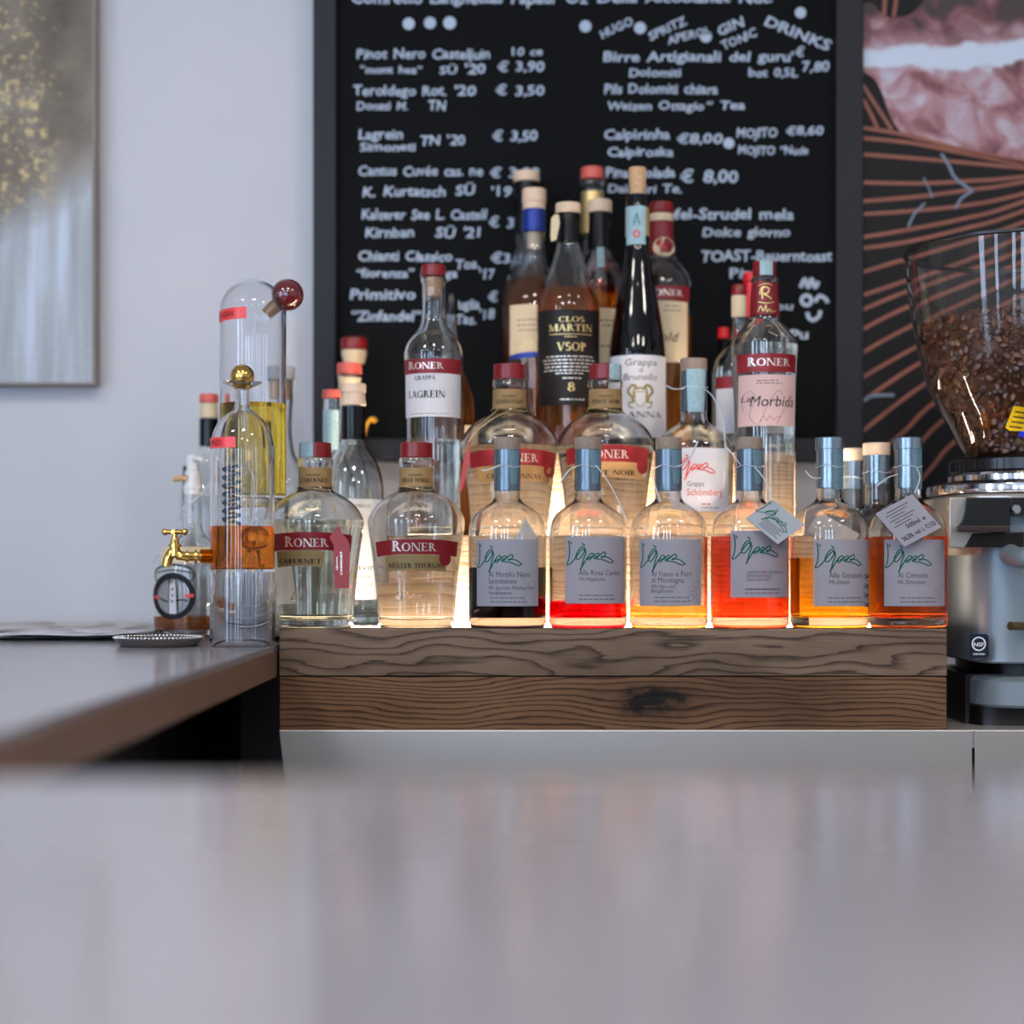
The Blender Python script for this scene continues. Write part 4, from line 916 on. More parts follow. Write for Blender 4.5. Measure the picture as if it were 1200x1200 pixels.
# red-topped bottles behind La Morbida
b = Bottle('red_capped_bottle', 'clear bottle with purplish red cap and cream neck behind the tall pink-labelled bottle', 'bottle', 866, 2.15, zt, [(346, 8.5), (356, 8.5), (380, 8), (400, 12), (412, 22), (424, 29), (440, 31.5), (530, 31)], level=430, base=.008)
b.lath('cap', [(334, 8), (335, 8.8), (345, 9), (346, 8.5)], 'redcap'); b.sleeve('neck_label', 347, 372, 'cream', .0005)
lb = b.label('label', 'white', 838, 894, 458, 510); b.label('red_band', 'redband', 838, 894, 444, 458, e=.0005)
b = Bottle('red_sleeved_bottle', 'bottle with long bright red capsule peeking out behind the tall pink-labelled bottle', 'bottle', 881, 2.23, zt, [(322, 9), (372, 10), (400, 14), (420, 26), (440, 29), (526, 29)], level=430, base=.008)
b.lath('cap', [(320, 8.4), (321, 9.6), (330, 9.8), (331, 9.2)], 'brightred'); b.sleeve('neck_sleeve', 332, 372, 'brightred', .0007)
b = Bottle('red_topped_bottle', 'dark bottle with small bright red screw cap, lowest red top behind the pink-labelled bottle', 'bottle', 848, 2.3, zt, [(397, 5.5), (420, 6), (440, 12), (455, 19), (465, 21), (520, 21)], glass='darkglass', hollow=False, base=.008)
b.lath('cap', [(384, 6), (385, 6.6), (397, 6.8)], 'brightred')

# ------------------------------------------------------------------ bottles behind the Cabernet
b = Bottle('white_wine_grappa_bottle', 'clear bottle with black neck sleeve and pale cork just behind the Cabernet grappa', 'bottle', 414, 2.03, Z1,
  [(476, 13.4), (515, 14.2), (522, 15.5), (532, 22), (545, 29.5), (560, 34), (575, 36), (720, 35.5)], level=640, base=.009)
b.lath('cork_cap', [(450, 14.2), (451, 15), (460, 15), (461, 13.8), (468, 14.2), (469, 14.6), (475, 14.8), (476, 13.6)], 'cork_pale'); b.sleeve('neck_sleeve', 477, 515, 'blackcap', .0006)
lb = b.label('label', 'white', 379.2, 448.8, 586, 702); b.text(lb, 'greyink', [("Gravin", 404, 440, 668, 7), ("grappa", 412, 436, 677, 4.5), ("di Dol", 418, 438, 687, 6, dict(shear=.2)), ("AMBASSI", 416, 436, 596, 4)])
b.lines(lb, 'greyink', [(420, 436, 695)], 1)
b = Bottle('blue_stripped_bottle', 'bottle with low coral cap and pale blue neck strip, behind the Cabernet grappa', 'bottle', 388.5, 2.13, Z1, [(467, 9.6), (480, 10), (520, 10.5), (540, 16), (560, 26), (575, 30), (715, 30)], level=600, base=.008)
b.lath('cap', [(457, 9.8), (458, 10.8), (466, 11), (467, 10)], 'coralcap'); b.label('tax_strip', 'strip_pale', 380, 397, 481, 528, e=.0006)
b = Bottle('coral_capped_bottle', 'bottle with middle coral cap and cream neck in the column of red caps', 'bottle', 409.5, 2.2, Z1, [(439, 13.5), (442, 14), (447, 12.6), (500, 13), (530, 18), (560, 28), (580, 31), (710, 31)], level=600, base=.008)
b.lath('cap', [(426, 13.6), (427, 14.6), (438, 14.8), (439, 14)], 'coralcap'); b.sleeve('neck_label', 443, 470, 'cream', .0004)
b = Bottle('tall_red_capped_bottle', 'tallest bottle of the column of red caps, glossy red cap over cream ring', 'bottle', 415, 2.285, Z1, [(410, 14), (414, 14.6), (420, 13.4), (428, 12), (500, 13), (530, 20), (560, 29), (700, 29)], level=600, base=.008)
b.lath('cap', [(395.5, 12), (397, 15), (400, 16), (409, 15.6), (410, 14.6)], 'redcap'); b.sleeve('neck_ring', 411, 427, 'cream', .0005)
put('yellow_ribbon', tube(loc([(427, 512, 2.268), (430, 498, 2.262), (436, 491, 2.258), (440, 494, 2.256)], b), lambda t: .0018+.0022*t, 8, 4), mat('yellow_ribbon', '#e2a22a', .5), b.root)

# ------------------------------------------------------------------ left counter: decanters, tap, bottles, tray, papers
zc = -.08
def dome_mesh(k, zl, prof_out, wall): pass
# small domed decanter with gilt tap
d = 1.83; k = d/K; px = 284; x0 = (px-600)*k
sd = thing('tap_decanter', 'small domed glass decanter with gold tap, gold ball stopper and orange spirit', 'decanter', (x0, d, ZC+zc))
zl = lambda y: (670-y)*k-zc
zlo = zl(667)
outp = pchip(sorted((zl(y), h*k) for y, h in [(456, 8.2), (470, 8.4), (478, 9.6), (483, 14), (489, 22), (497, 29), (508, 34), (522, 36.8), (540, 37.6), (740, 37.8), (757, 38.4)]))
zs_ = [zl(y) for y in (750, 720, 690, 667, 640, 600, 560, 540, 530, 522, 515, 508, 502, 497, 493, 489, 486, 483, 480, 478, 474, 470, 462, 456)]
wl = .0022
prof = [(0, zlo-.003), (outp(zlo)-wl, zlo-.003), (outp(zlo)-wl, .006), (outp(0)-.005, .0), (outp(0)-.001, 0), (outp(0), .002)]+[(outp(z), z) for z in zs_]
prof += [(outp(z)-wl, z) for z in reversed(zs_) if z > zlo+.004]+[(outp(zlo)-wl, zlo+.002), (outp(zlo)-wl-.002, zlo), (0, zlo)]
put('glass_body', lathe(prof, 64), M['thinglass'], sd, ang=60)
zq = zl(617); put('liquid', lathe([(0, zlo-.0002), (outp(zlo)-wl-.002, zlo-.0002), (outp(zlo)-wl+.0002, zlo+.002), (outp(zq)-wl+.0002, zq), (0, zq)], 64), M['l_amber'], sd, ang=50)
put('flange', solid([(6*k, zl(457)), (12*k, zl(454)), (22*k, zl(449.5)), (22.6*k, zl(448)), (21*k, zl(447.4)), (8*k, zl(450))]), M['thinglass'], sd)
put('ball_stopper', sphere((0, 0, zl(441)), 14*k), M['gold'], sd)
put('stopper_stem', solid([(3.2*k, zl(505)), (4.5*k, zl(480)), (5.4*k, zl(458)), (5.4*k, zl(447))]), M['thinglass'], sd)
hx = [((272-px)*k+9.5*k*math.cos(a*.5), -.004+9.5*k*math.sin(a*.5), zl(614-a*.5*1.55)) for a in range(0, 88)]
put('glass_spiral', tube(hx, 1.9*k, 8, 1), mat('dark_blue_spiral', '#1b3346', .15, var=.6, scale=120), sd)
put('spiral_core', solid([(4*k, zl(616)), (4*k, zl(548)), (2*k, zl(542))]), M['l_straw'], sd, loc=((272-px)*k, -.004, 0))
put('inner_tube', tube([((271-px)*k, .004, zl(575)), ((271-px)*k, .004, zl(560)), ((275-px)*k, .004, zl(550)), ((283-px)*k, .004, zl(546)), ((291-px)*k, .004, zl(551)), ((295-px)*k, .004, zl(562)), ((295-px)*k, .004, zl(598)), ((294-px)*k, .004, zl(612))], 2.6*k, 12, 6), M['thinglass'], sd)
put('inner_bulb', sphere(((295-px)*k, 0, zl(630)), 14*k), M['thinglass'], sd)
tp = put('tap', G().add(tube([((249-px)*k, -.010, zl(652)), ((236-px)*k, -.014, zl(652)), ((222-px)*k, -.018, zl(652)), ((214-px)*k, -.020, zl(651))], 5.4*k, 16, 4))
  .add(tube([((216-px)*k, -.02, zl(653)), ((209-px)*k, -.021, zl(647)), ((203-px)*k, -.022, zl(652)), ((200-px)*k, -.023, zl(664))], 5.6*k, 16, 5))
  .add(tube([((209.5-px)*k, -.021, zl(652)), ((209.5-px)*k, -.021, zl(640)), ((209.5-px)*k, -.021, zl(632))], lambda t: (6.6-2.0*t)*k, 18, 4))
  .add(tube([((231-px)*k, -.015, zl(652)), ((234-px)*k, -.0145, zl(652))], 8*k, 18, 2)).add(tube([((224-px)*k, -.0175, zl(652)), ((221.5-px)*k, -.018, zl(652))], 7*k, 18, 2))
  .add(tube([((209.5-px)*k, -.021, zl(641)), ((209.5-px)*k, -.021, zl(638.5))], 7.6*k, 18, 2)), M['gold'], sd, fix=True)
put('tap_handle', G().add(tube([((209.5-px)*k, -.021, zl(634)), ((209.5-px)*k, -.021, zl(621))], 3.2*k, 12, 3)).add(tube([((198-px)*k, -.021, zl(624)), ((221-px)*k, -.021, zl(624))], 2.8*k, 12, 3))
  .add(sphere(((198-px)*k, -.021, zl(624)), 4*k)).add(sphere(((221-px)*k, -.021, zl(624)), 4*k)).add(tube([((209.5-px)*k, -.032, zl(624)), ((209.5-px)*k, -.01, zl(624))], 2.8*k, 12, 3)), M['gold'], tp, fix=True)
put('spout_pipe', tube([((251-px)*k, -.008, zl(652)), ((238-px)*k, -.0135, zl(652))], 8*k, 20, 3), M['l_amber'], sd)
def tape(root, R_, px, k, zl, xa, xb, y0, y1, text, tilt=0):
    v = []; f = []
    A = lambda x: math.asin(max(-.985, min(.985, (x-px)*k/R_)))
    for i in range(17):
        a = A(xa)+(A(xb)-A(xa))*i/16
        for y in (y1, y0): v.append((R_*math.sin(a), -R_*math.cos(a), zl(y+tilt*(i/16-.5))))
        if i: f.append((2*i-2, 2*i, 2*i+1, 2*i-1))
    t = put('label_tape', (v, f), M['redtape'], root)
    def pl(x, y):
        q = (x-xa)/(xb-xa); a = A(xa)+(A(xb)-A(xa))*q; r = R_+.0003; return (r*math.sin(a), -r*math.cos(a), zl(y+tilt*(q-.5)))
    put('lettering', textvf(text, pl, xa+1, xb-12, (y0+y1)/2+3, 6), M['ink'], t, smooth=False)
tape(sd, outp(zl(520))+.0008, px, k, zl, 247.5, 282, 514.5, 527, "AL MUGO")
# large domed decanter
d = 1.975; k = d/K; px = 296.5; X = (px-600)*k
bd = thing('domed_decanter', 'tall domed glass decanter with dark red ball stopper and yellow spirit, against the wall', 'decanter', (X, d, ZC+zc))
zl2 = lambda y: (670-y)*k-zc
R0 = 38.8*k; zd = zl2(366); zdt = zl2(327)
dome = [(R0*math.cos(a*PI/20), zd+(zdt-zd)*math.sin(a*PI/20)) for a in range(0, 10)]
oz = [(0, .0), (R0-.003, 0), (R0, .003), (R0, zl2(600)), (R0, zl2(480)), (R0, zl2(420))]+dome+[(0, zdt)]
wl = .0022; zf = zl2(580)
iz = [(0, zdt-wl)]+[(r-wl, z-(wl*i/9)) for i, (r, z) in reversed(list(enumerate(dome)))]+[(R0-wl, zl2(420)), (R0-wl, zl2(480)), (R0-wl, zf+.003), (R0-wl-.003, zf), (0, zf)]
i2 = [(0, zf-.004), (R0-wl-.002, zf-.004), (R0-wl, zf-.006), (R0-wl, .008), (R0-wl-.003, .005), (0, .005)]
put('glass_body', G().add(lathe(oz, 64)).add(lathe(iz, 64)).add(lathe(i2, 64)), M['thinglass'], bd, ang=60)
zq = zl2(474); put('liquid', lathe([(0, zf-.0002), (R0-wl-.003, zf-.0002), (R0-wl+.0002, zf+.003), (R0-wl+.0002, zq), (0, zq)], 64), M['l_gold'], bd, ang=50)
loc2 = lambda x, y, dy=0: ((x-px)*k, dy, zl2(y))
put('side_neck', G().add(tube([loc2(312, 369), loc2(320, 361), loc2(328, 354)], lambda t: (7.5+1.2*t)*k, 24, 3)), M['thinglass'], bd)
put('stopper_stem', tube([loc2(312, 368), loc2(322, 359), loc2(330, 351)], lambda t: (4.2+3.6*t)*k, 20, 3), M['cork_tan'], bd)
put('ball_stopper', sphere(loc2(337, 345.5), 18.8*k, 32, 20), M['ball'], bd)
tape(bd, R0+.0006, px, k, zl2, 258.5, 295, 366, 379.5, "AL ENZIAN", -2)

# round-label bottle with white pour spout
b = Bottle('pour_spout_bottle', 'clear bottle with round lighthouse emblem and white pour spout, behind the gold tap', 'bottle', 226, 2.12, zc,
  [(578, 10), (612, 11), (626, 14), (636, 24), (645, 36), (655, 43), (668, 45.5), (690, 46), (743, 44.5)], level=722, liquid='brown', base=.009)
g = G()
g.add(solid([(10.4*b.k, b.zl(580)), (10.6*b.k, b.zl(574)), (11.5*b.k, b.zl(573)), (8.5*b.k, b.zl(560)), (9.5*b.k, b.zl(556)), (9.5*b.k, b.zl(553)), (7.5*b.k, b.zl(552)), (7.2*b.k, b.zl(536)), (5.5*b.k, b.zl(533))]))
g.add(tube([((226-b.px)*b.k, -.004, b.zl(539)), ((234-b.px)*b.k, -.012, b.zl(538)), ((241-b.px)*b.k, -.014, b.zl(541))], 3*b.k, 10, 3))
put('pour_spout', g, mat('white_plastic', '#d6d4d2', .4), b.root, fix=True)
put('spout_arm', tube([((220-b.px)*b.k, -.008, b.zl(561)), ((212-b.px)*b.k, -.012, b.zl(561)), ((205-b.px)*b.k, -.013, b.zl(563))], lambda t: (3.6-1.0*abs(t-.4))*b.k, 12, 4), M['cork_tan'], b.root)
put('plastic_strap', tube([((246-b.px)*b.k, -.018, b.zl(570)), ((238-b.px)*b.k, -.022, b.zl(582)), ((226-b.px)*b.k, -.028, b.zl(593)), ((218-b.px)*b.k, -.026, b.zl(597))], 1.3*b.k, 8, 4), M['string'], b.root)
EM = (211, 698)
lb = put('round_label', plate([(EM[0]+26.5*math.cos(i*PI/20), EM[1]+26.5*math.sin(i*PI/20)) for i in range(40)], lambda x, y, e: b.at(x, y, .0003+e), .0003), M['white'], b.root)
g = G(); pl = lambda x, y: b.at(x, y, .0012)
g.add(ring2(EM[0], EM[1], 20.5, 26.8, pl, 48)); g.add(ribbon([(190, 681), (187, 675), (189, 668), (197, 664), (211, 662), (226, 664), (234, 668), (236, 675), (232, 681)], 2, pl)); g.add(ribbon([(190, 671), (211, 668), (233, 671)], 1.5, pl))
g.add(ribbon([(194, 700), (203, 704), (209, 702)], 1.8, pl)); g.add(ribbon([(214, 704), (222, 702), (229, 704)], 1.6, pl)); put('emblem_ring', g, M['ink'], lb, smooth=False)
g = G(); g.add(plate([(207.5, 684), (214.5, 684), (216.5, 718), (206, 718)], lambda x, y, e: b.at(x, y, .0013+e), .0003)); put('lighthouse', g, M['white'], lb, smooth=False)
g = G()
g.add(ribbon([(207, 683), (207, 679), (211, 676), (215, 679), (215, 683)], 1.4, pl)); g.add(ribbon([(207, 683), (206, 718)], .9, lambda x, y: b.at(x, y, .002), 3)); g.add(ribbon([(215, 683), (216.5, 718)], .9, lambda x, y: b.at(x, y, .002), 3))
for yy in (690, 697, 704): g.add(disc(211, yy, 1.3, lambda x, y: b.at(x, y, .002), 10))
put('lighthouse_outline', g, M['ink'], lb, smooth=False)
g = G(); pl = lambda x, y: b.at(x, y, .0016); g.add(ribbon([(226, 698), (236, 697)], 4, pl, 3)); g.add(ribbon([(186.5, 699), (193, 700)], 4, pl, 3)); put('red_dashes', g, M['redink'], lb, smooth=False)
b.label('shoulder_label', 'cream', 195, 262, 641, 660, e=.0002)
b = Bottle('dark_wine_bottle', 'dark bottle with coral cap standing behind the pour spout bottle', 'bottle', 245, 2.245, zc, [(473, 9.5), (491, 10.5), (522, 11), (540, 14), (560, 22), (580, 28), (600, 30), (740, 30)], level=610, liquid='water', base=.009)
b.lath('cap', [(462, 10), (463, 11), (471, 11.2), (472, 10.4)], 'coralcap'); b.sleeve('neck_ring', 473, 490, 'cream', .0004); b.sleeve('neck_sleeve', 491, 523, 'blackcap', .0006)
b = Bottle('teal_necked_bottle', 'slim bottle with dark teal neck at the end of the row on the counter', 'bottle', 219.5, 2.31, zc, [(550, 4.4), (600, 4.8), (615, 10), (640, 18), (660, 20), (730, 20)], level=670, base=.008)
b.lath('cap', [(546, 4.4), (547, 5), (552, 5)], 'blackcap'); b.sleeve('neck_sleeve', 552.5, 602, 'blackcap', .0008)
b = Bottle('grey_capped_bottle', 'clear bottle with grey cap and cork seen through the domed decanter', 'bottle', 331, 2.2, zc, [(446, 12.6), (468, 12.6), (500, 11), (530, 14), (550, 24), (570, 30), (735, 30)], level=600, base=.009)
b.lath('cap', [(430, 14), (431, 15), (445, 15.2), (446, 14)], 'tagpaper'); b.lath('inner_cork', [(447, 9.6), (467, 9.2)], 'cork_tan')

# beaded metal coaster
dd = 1.835; kk = dd/K; p = W(186, 0, dd)
tr = thing('metal_tray', 'small round silver tray with beaded rim lying on the counter by the gold tap', 'tray', (p.x, dd, ZC+zc))
r = .0455
put('dish', lathe([(0, 0), (r*.86, 0), (r*.93, .002), (r*1.04, .0085), (r*1.05, .0095), (r*1.02, .0095), (r*.9, .004), (0, .0035)], 64), mat('tarnished_silver', '#8e8a86', .28, 1, var=.1), tr)
g = G()
for i in range(72): g.add(sphere((r*1.035*math.cos(i*PI/36), r*1.035*math.sin(i*PI/36), .0098), .0015, 8, 6))
put('beaded_rim', g, M['chrome'], tr)

# papers on the counter against the wall
def sheet(name, label, xa, xb, ya, yb, lift, z, m, rz=0):
    v = []; f = []; n1_, n2_ = 16, 8; cx, cy_ = (xa+xb)/2, (ya+yb)/2; o = thing(name, label, 'paper', (cx, cy_, ZC+zc), rz=rz)
    for kq in (1, 0):
        for j in range(n2_+1):
            for i in range(n1_+1):
                u, w_ = i/n1_, j/n2_
                v.append((xa-cx+(xb-xa)*u, ya-cy_+(yb-ya)*w_, z+lift(u, w_)+.0004*kq))
    S = (n1_+1)*(n2_+1); q = n1_+1
    for j in range(n2_):
        for i in range(n1_): a = j*q+i; f += [(a, a+1, a+q+1, a+q), (S+a, S+a+q, S+a+q+1, S+a+1)]
    edge = list(range(q))+[j*q+n1_ for j in range(1, n2_+1)]+[n2_*q+i for i in range(n1_-1, -1, -1)]+[j*q for j in range(n2_-1, 0, -1)]
    for a, c in zip(edge, edge[1:]+edge[:1]): f.append((a, S+a, S+c, c))
    put('sheet', (v, f), m, o, fix=True); return o
def printed(name, c1, c2, sc):
    m, nt, N, L, out = newmat(name); co = N('ShaderNodeTexCoord'); mp = N('ShaderNodeMapping'); mp.inputs['Scale'].default_value = (sc, sc*.4, 1); L(co.outputs['Object'], mp.inputs[0])
    n = N('ShaderNodeTexNoise'); n.inputs['Scale'].default_value = 1; n.inputs['Detail'].default_value = 2; L(mp.outputs[0], n.inputs['Vector'])
    r = ramp(N, [(.50, c1), (.6, c2)]); L(n.outputs['Fac'], r.inputs[0]); b = N('ShaderNodeBsdfPrincipled'); L(r.outputs[0], b.inputs['Base Color']); b.inputs['Roughness'].default_value = .35; L(b.outputs[0], out.inputs[0]); return m
sheet('leaflet', 'glossy white leaflet with curling near edge, on the counter by the tray', -.62, -.425, 1.96, 2.17, lambda u, w: .003+.0065*u*u*(1-.3*w)+.002*math.sin(u*6), .0022, printed('leaflet_print', '#cfd0d6', '#8a8488', 34))
sheet('flyer', 'flat flyer with brown and dark print lying under the glossy leaflet on the counter', -.78, -.46, 2.02, 2.26, lambda u, w: .0006+.0012*u, .0002, printed('flyer_print', '#b8b6ba', '#5d5250', 22), .04)
sheet('booklet', 'dark-edged booklet at the far end of the papers against the wall', -.70, -.50, 2.19, 2.345, lambda u, w: .002+.004*w, .004, printed('booklet_print', '#c3bdb8', '#7a665c', 26))

# ------------------------------------------------------------------ coffee grinder
d = 2.0; k = d/K; px = 1196; gx = (px-600)*k
gr = thing('coffee_grinder', 'silver coffee grinder with smoky bean hopper at the end of the wooden display', 'coffee grinder', (gx, d, SZ))
zg = lambda y: (670-y)*k+.171
M['grey'] = mat('grey_enamel_metal', '#7f8a91', .42, .3, var=.05, scale=12)
M['warmgrey'] = mat('cast_aluminium', '#b9b1a6', .3, .75, var=.05, scale=14)
yF = -.135        # front face, local
def gl(x, y, yy): # local point at local depth yy seen through (x, y)
    p = W(x, y, d+yy); return (p.x-gx, yy, p.z-SZ)
# foot, base plate, neck, body
put('foot', superloft([(0, 0, 0, .083, .105, 8), (0, 0, .021, .083, .105, 8)]), M['black'], gr)
put('rear_plinth', boxvf(-.086, .086, -.08, .125, .0, .056), M['black'], gr, smooth=False)
put('base_plate', superloft([(0, -.004, .021, .083, .126, 3.2), (0, -.004, .024, .086, .129, 3.2), (0, -.004, .05, .086, .129, 3.2), (0, .0, .0545, .083, .122, 3.4), (0, .0, .056, .07, .11, 3.4)], 64), M['grey'], gr)
put('throat', superloft([(0, .0, .055, .068, .09, 3), (0, .0, .075, .068, .09, 3)]), M['black'], gr)
bz = [(0.070, .079, .128), (.072, .0805, .130), (.085, .0795, .129), (.105, .0785, .128), (.16, .079, .128), (.245, .080, .129), (.250, .079, .128)]
put('body', superloft([(0, 0, z, rx, ry, 7) for z, rx, ry in bz], 72), M['grey'], gr)
put('head_casting', superloft([(0, .0, .19, .094, .118, 4.5), (0, .0, .2, .096, .12, 4.5), (0, 0, .255, .102, .12, 4), (0, 0, .2575, .100, .118, 4)], 64), M['warmgrey'], gr)
put('chrome_ring', solid([(.100, zg(583)), (.1075, zg(581)), (.1085, zg(577)), (.1075, zg(571)), (.104, zg(568.5)), (.08, zg(567.5))], 72), M['chrome'], gr)
put('upper_ring', solid([(.080, zg(567)), (.0835, zg(565)), (.0835, zg(559)), (.081, zg(556)), (.07, zg(555))], 72), M['chrome'], gr)
put('collar', solid([(.0775, zg(555.5)), (.0795, zg(553)), (.0795, zg(541)), (.076, zg(538)), (.06, zg(537))], 72), M['black'], gr)
g = G()
for i in range(60): a = i*PI/30; g.add(boxvf(-.0008, .0008, -.0815, -.079, zg(553), zg(542)), Matrix.Rotation(a, 4, 'Z'))
put('adjustment_teeth', g, M['black'], gr, smooth=False)
# bracket plate, black lever, button, hook, bolt, sticker
br = put('bracket_plate', plate([(1112.5, 583), (1160, 583), (1160, 640), (1128, 642.5), (1112.5, 642)], lambda x, y, e: gl(x, y, yF-.002-e), .006), M['warmgrey'], gr, bevel=.001)
lv = put('lever_guard', plate([(1132, 583), (1184, 583), (1184, 619), (1121, 619), (1127, 610), (1130, 600)], lambda x, y, e: gl(x, y, yF-e), .02), M['black'], gr, smooth=False, fix=True, bevel=.0012)
put('button_plate', plate([(1184, 583), (1215, 583), (1215, 603), (1184, 603)], lambda x, y, e: gl(x, y, yF-e), .016), M['black'], gr, smooth=False, fix=True, bevel=.001)
put('lever_lip', plate([(1121, 616), (1184, 616), (1184, 624), (1122, 623)], lambda x, y, e: gl(x, y, yF-.018-e), .012), mat('dark_brown_plastic', '#2a1d18', .35), lv, bevel=.001)
bt = put('chrome_button', solid([(.0052, 0), (.0052, .006), (.004, .0075)], 24), M['chrome'], gr); q = gl(1189.5, 597, yF-.016); bt.location = q; bt.rotation_euler = (PI/2, 0, 0)
put('recess_shade_plate', plate([(1130, 641), (1140, 625), (1200, 623), (1200, 641)], lambda x, y, e: gl(x, y, yF+.002-e), .012), mat('recess_shade_metal', '#2e2a28', .3, .8), gr, bevel=.001)  # dark plate standing in for the shaded recess under the lever
put('portafilter_fork', tube([gl(1182, 648, yF-.004), gl(1190, 652, yF-.02), gl(1204, 655, yF-.05), gl(1225, 652, yF-.055)], lambda t: .011, 16, 5), M['grey'], gr)
put('bolt', tube([gl(1184, 733.5, yF-.025), gl(1192, 733.5, yF-.018), gl(1206, 733.5, yF)], .0047, 16, 3), mat('old_brass', '#7a6a4c', .3, .9), gr)
st = put('sticker', plate([(x, y) for x, y in ((1138, 743), (1156, 743), (1158.5, 745.5), (1158.5, 768.5), (1156, 771), (1138, 771), (1135.8, 768.5), (1135.8, 745.5))], lambda x, y, e: gl(x, y, yF+.003-e), .0012), mat('navy_sticker', '#10182e', .3), gr, smooth=False)
g = G(); sp_ = lambda x, y: gl(x, y, yF+.0015); g.add(ring2(1147, 754.5, 6.8, 8.4, sp_, 32)); g.add(textvf("NSF", sp_, 1141.3, 1153, 757.5, 6.5, 'bold')); g.add(textvf("CERTIFIED", sp_, 1140, 1154.5, 767.5, 2.8, 'bold'))
put('emblem', g, mat('white_print', '#d8dade', .5), st, smooth=False)
# hopper
hp = [(540, 60), (528, 68), (505, 79), (470, 98), (440, 110), (410, 117), (380, 123), (340, 129), (296, 133.5)]
Rh = pchip(sorted((zg(y), h*k) for y, h in hp)); hz = [zg(540)+(zg(296)-zg(540))*i/30 for i in range(31)]
ho = put('hopper', lathe([(Rh(z), z) for z in hz]+[(Rh(z)-.0025, z) for z in reversed(hz)], 80, True), M['smoke'], gr, ang=60)
put('hopper_rim', lathe([(Rh(zg(298)), zg(297)), (Rh(zg(298))+.0018, zg(296)), (Rh(zg(298))+.0018, zg(293)), (Rh(zg(298))-.003, zg(292)), (Rh(zg(298))-.0035, zg(297))], 80, True), M['black'], ho)
def hs(x, y, e=0):
    z = zg(y); r = Rh(z)+e; a = math.asin(max(-.98, min(.98, (x-px)*k/r))); return (r*math.sin(a), -r*math.cos(a), z)
yl = put('warning_label', plate([(1163, 484)]+[(1163+i*5, 484+i*.8) for i in range(1, 10)]+[(1208+0, 514.5)]+[(1203-i*5, 514-i*.45) for i in range(0, 9)]+[(1158, 507)], lambda x, y, e: hs(x, y, .0006+e), .0004), mat('yellow_sticker', '#e3b909', .4), ho, smooth=False)
g = G()
for j in range(4):
    for x0_, x1_ in ((1165, 1178), (1180, 1190), (1192, 1202)): g.add(ribbon([(x0_-j, 490+j*5.2+(x0_-1163)*.16), (x1_-j, 490+j*5.2+(x1_-1163)*.16)], 1.7, lambda x, y: hs(x, y, .0014), 3))
put('warning_print', g, mat('warning_ink', '#4a3608', .6), yl, smooth=False)
put('blue_sticker', plate([(1173, 511), (1182, 511.5), (1182, 518), (1173, 517.5)], lambda x, y, e: hs(x, y, .0006+e), .0004), mat('blue_sticker_film', '#1b2fd0', .4), ho, smooth=False)
ov = put('oval_badge', plate([(1200+12.5*math.cos(i*PI/14), 317+12*math.sin(i*PI/14)) for i in range(28)], lambda x, y, e: hs(x, y, .0008+e), .0008), mat('badge_silver', '#a9abb0', .4, .4), ho, smooth=False)
put('badge_letter', textvf("M", lambda x, y: hs(x, y, .0022), 1193, 1207, 322, 9, 'bold'), mat('badge_white', '#e6e6e8', .4), ov, smooth=False)

# coffee beans: shared mesh, individual objects nearest the glass, the rest one heap
def beanvf():
    v, f = sphere((0, 0, 0), 1, 12, 9); o = []
    for x, y, z in v:
        X_, Y_, Z_ = x*.0030, y*.0023, z*.0044      # long axis z, flat face towards -y
        if y < 0:
            Y_ *= .72; gq = math.exp(-(X_/.0007)**2)*max(0, 1-(z*.98)**2); Y_ += .0011*gq
        o.append((X_, Y_, Z_))
    return o, f
m, nt, N, L, out = newmat('roasted_coffee'); M['bean'] = m
oi = N('ShaderNodeObjectInfo'); r = ramp(N, [(0, '#40210f'), (.6, '#643820'), (1, '#855232')]); L(oi.outputs['Random'], r.inputs[0])
b_ = N('ShaderNodeBsdfPrincipled'); L(r.outputs[0], b_.inputs['Base Color']); b_.inputs['Roughness'].default_value = .33; b_.inputs['Specular IOR Level'].default_value = .6; L(b_.outputs[0], out.inputs[0])
bv, bf = beanvf()
bme = bpy.data.meshes.new('coffee_bean'); bme.from_pydata(bv, [], bf)
for p in bme.polygons: p.use_smooth = True
bme.materials.append(M['bean'])
heap = lambda x: 382-10*math.sin(max(0, min(1, (x-1075)/120))*PI*.5)
rnd = random.Random(5); placed = []; tries = 0
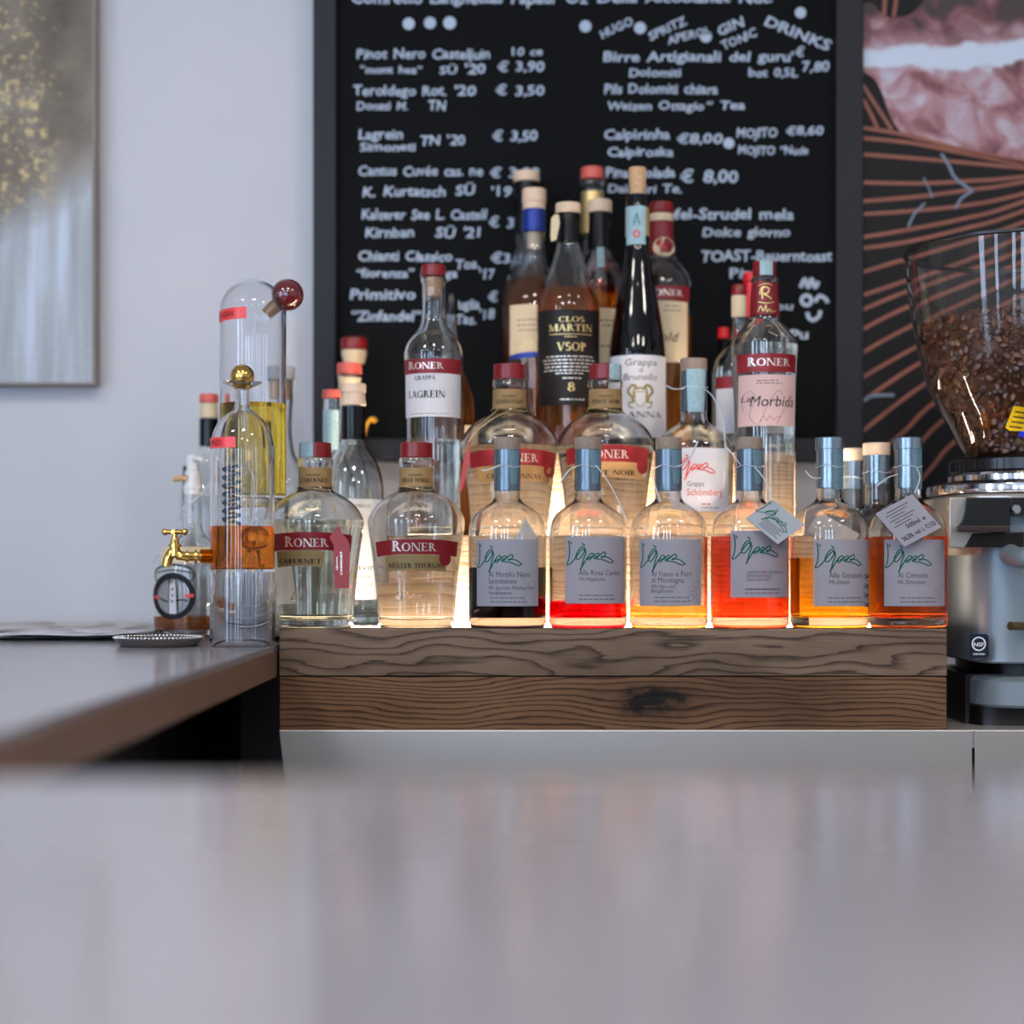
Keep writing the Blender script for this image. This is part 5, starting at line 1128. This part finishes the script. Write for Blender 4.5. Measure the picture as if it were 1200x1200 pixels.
def near(p, lst, q): return any((p-o).length < q for o in lst)
G0 = Vector((gx, d, SZ))
while len(placed) < 285 and tries < 60000:
    tries += 1
    a = rnd.uniform(-PI*.54, PI*.06); y = rnd.uniform(372, 531)
    z = zg(y); r = Rh(z)-.0074
    p = Vector((r*math.sin(a), -r*math.cos(a), z)); x_ = px+p.x/k
    if y < heap(x_): continue
    if near(p, placed, .0062): continue
    placed.append(p)
    o = bpy.data.objects.new('coffee_bean', bme); COL.objects.link(o); o.location = G0+p
    e = Matrix.Rotation(a, 4, 'Z') @ Matrix.Rotation(rnd.choice((0, 0, PI))+rnd.uniform(-.5, .5), 4, 'Z') @ Matrix.Rotation(rnd.uniform(0, PI), 4, 'Y')
    o.rotation_euler = e.to_euler(); s_ = rnd.uniform(1.08, 1.3); o.scale = (s_, s_, s_)
    tag(o, 'roasted coffee bean lying against the smoky glass of the grinder hopper', 'coffee bean', 'coffee beans in the hopper')
g = G(); cz = [zg(538)+(zg(384)-zg(538))*i/14 for i in range(15)]
g.add(lathe([(0, cz[0])]+[(Rh(z)-.0095, z) for z in cz]+[(.06, zg(376)), (0, zg(372))], 40))
for i in range(900):
    a = rnd.uniform(0, 2*PI) if i % 2 else rnd.uniform(PI*1.4, PI*2.1)
    if rnd.random() < .3: rr = math.sqrt(rnd.random())*.105; z = zg(377)-.05*max(0, rr-.07); p = Vector((rr*math.sin(a), -rr*math.cos(a), z+rnd.uniform(0, .004)))
    else: z = zg(rnd.uniform(380, 531)); r = Rh(z)-.0100; p = Vector((r*math.sin(a) if i % 2 else -r*math.sin(-a), -r*math.cos(a), z))
    Mx = Matrix.Translation(p) @ Matrix.Rotation(a+rnd.uniform(-.6, .6), 4, 'Z') @ Matrix.Rotation(rnd.uniform(0, PI), 4, 'Y'); g.add((bv, bf), Mx)
o = put('coffee_beans', [g][0], M['bean'], None, ang=80, loc=tuple(G0)); tag(o, 'heap of dark roasted coffee beans filling the inside of the hopper', 'coffee beans'); o['kind'] = 'stuff'
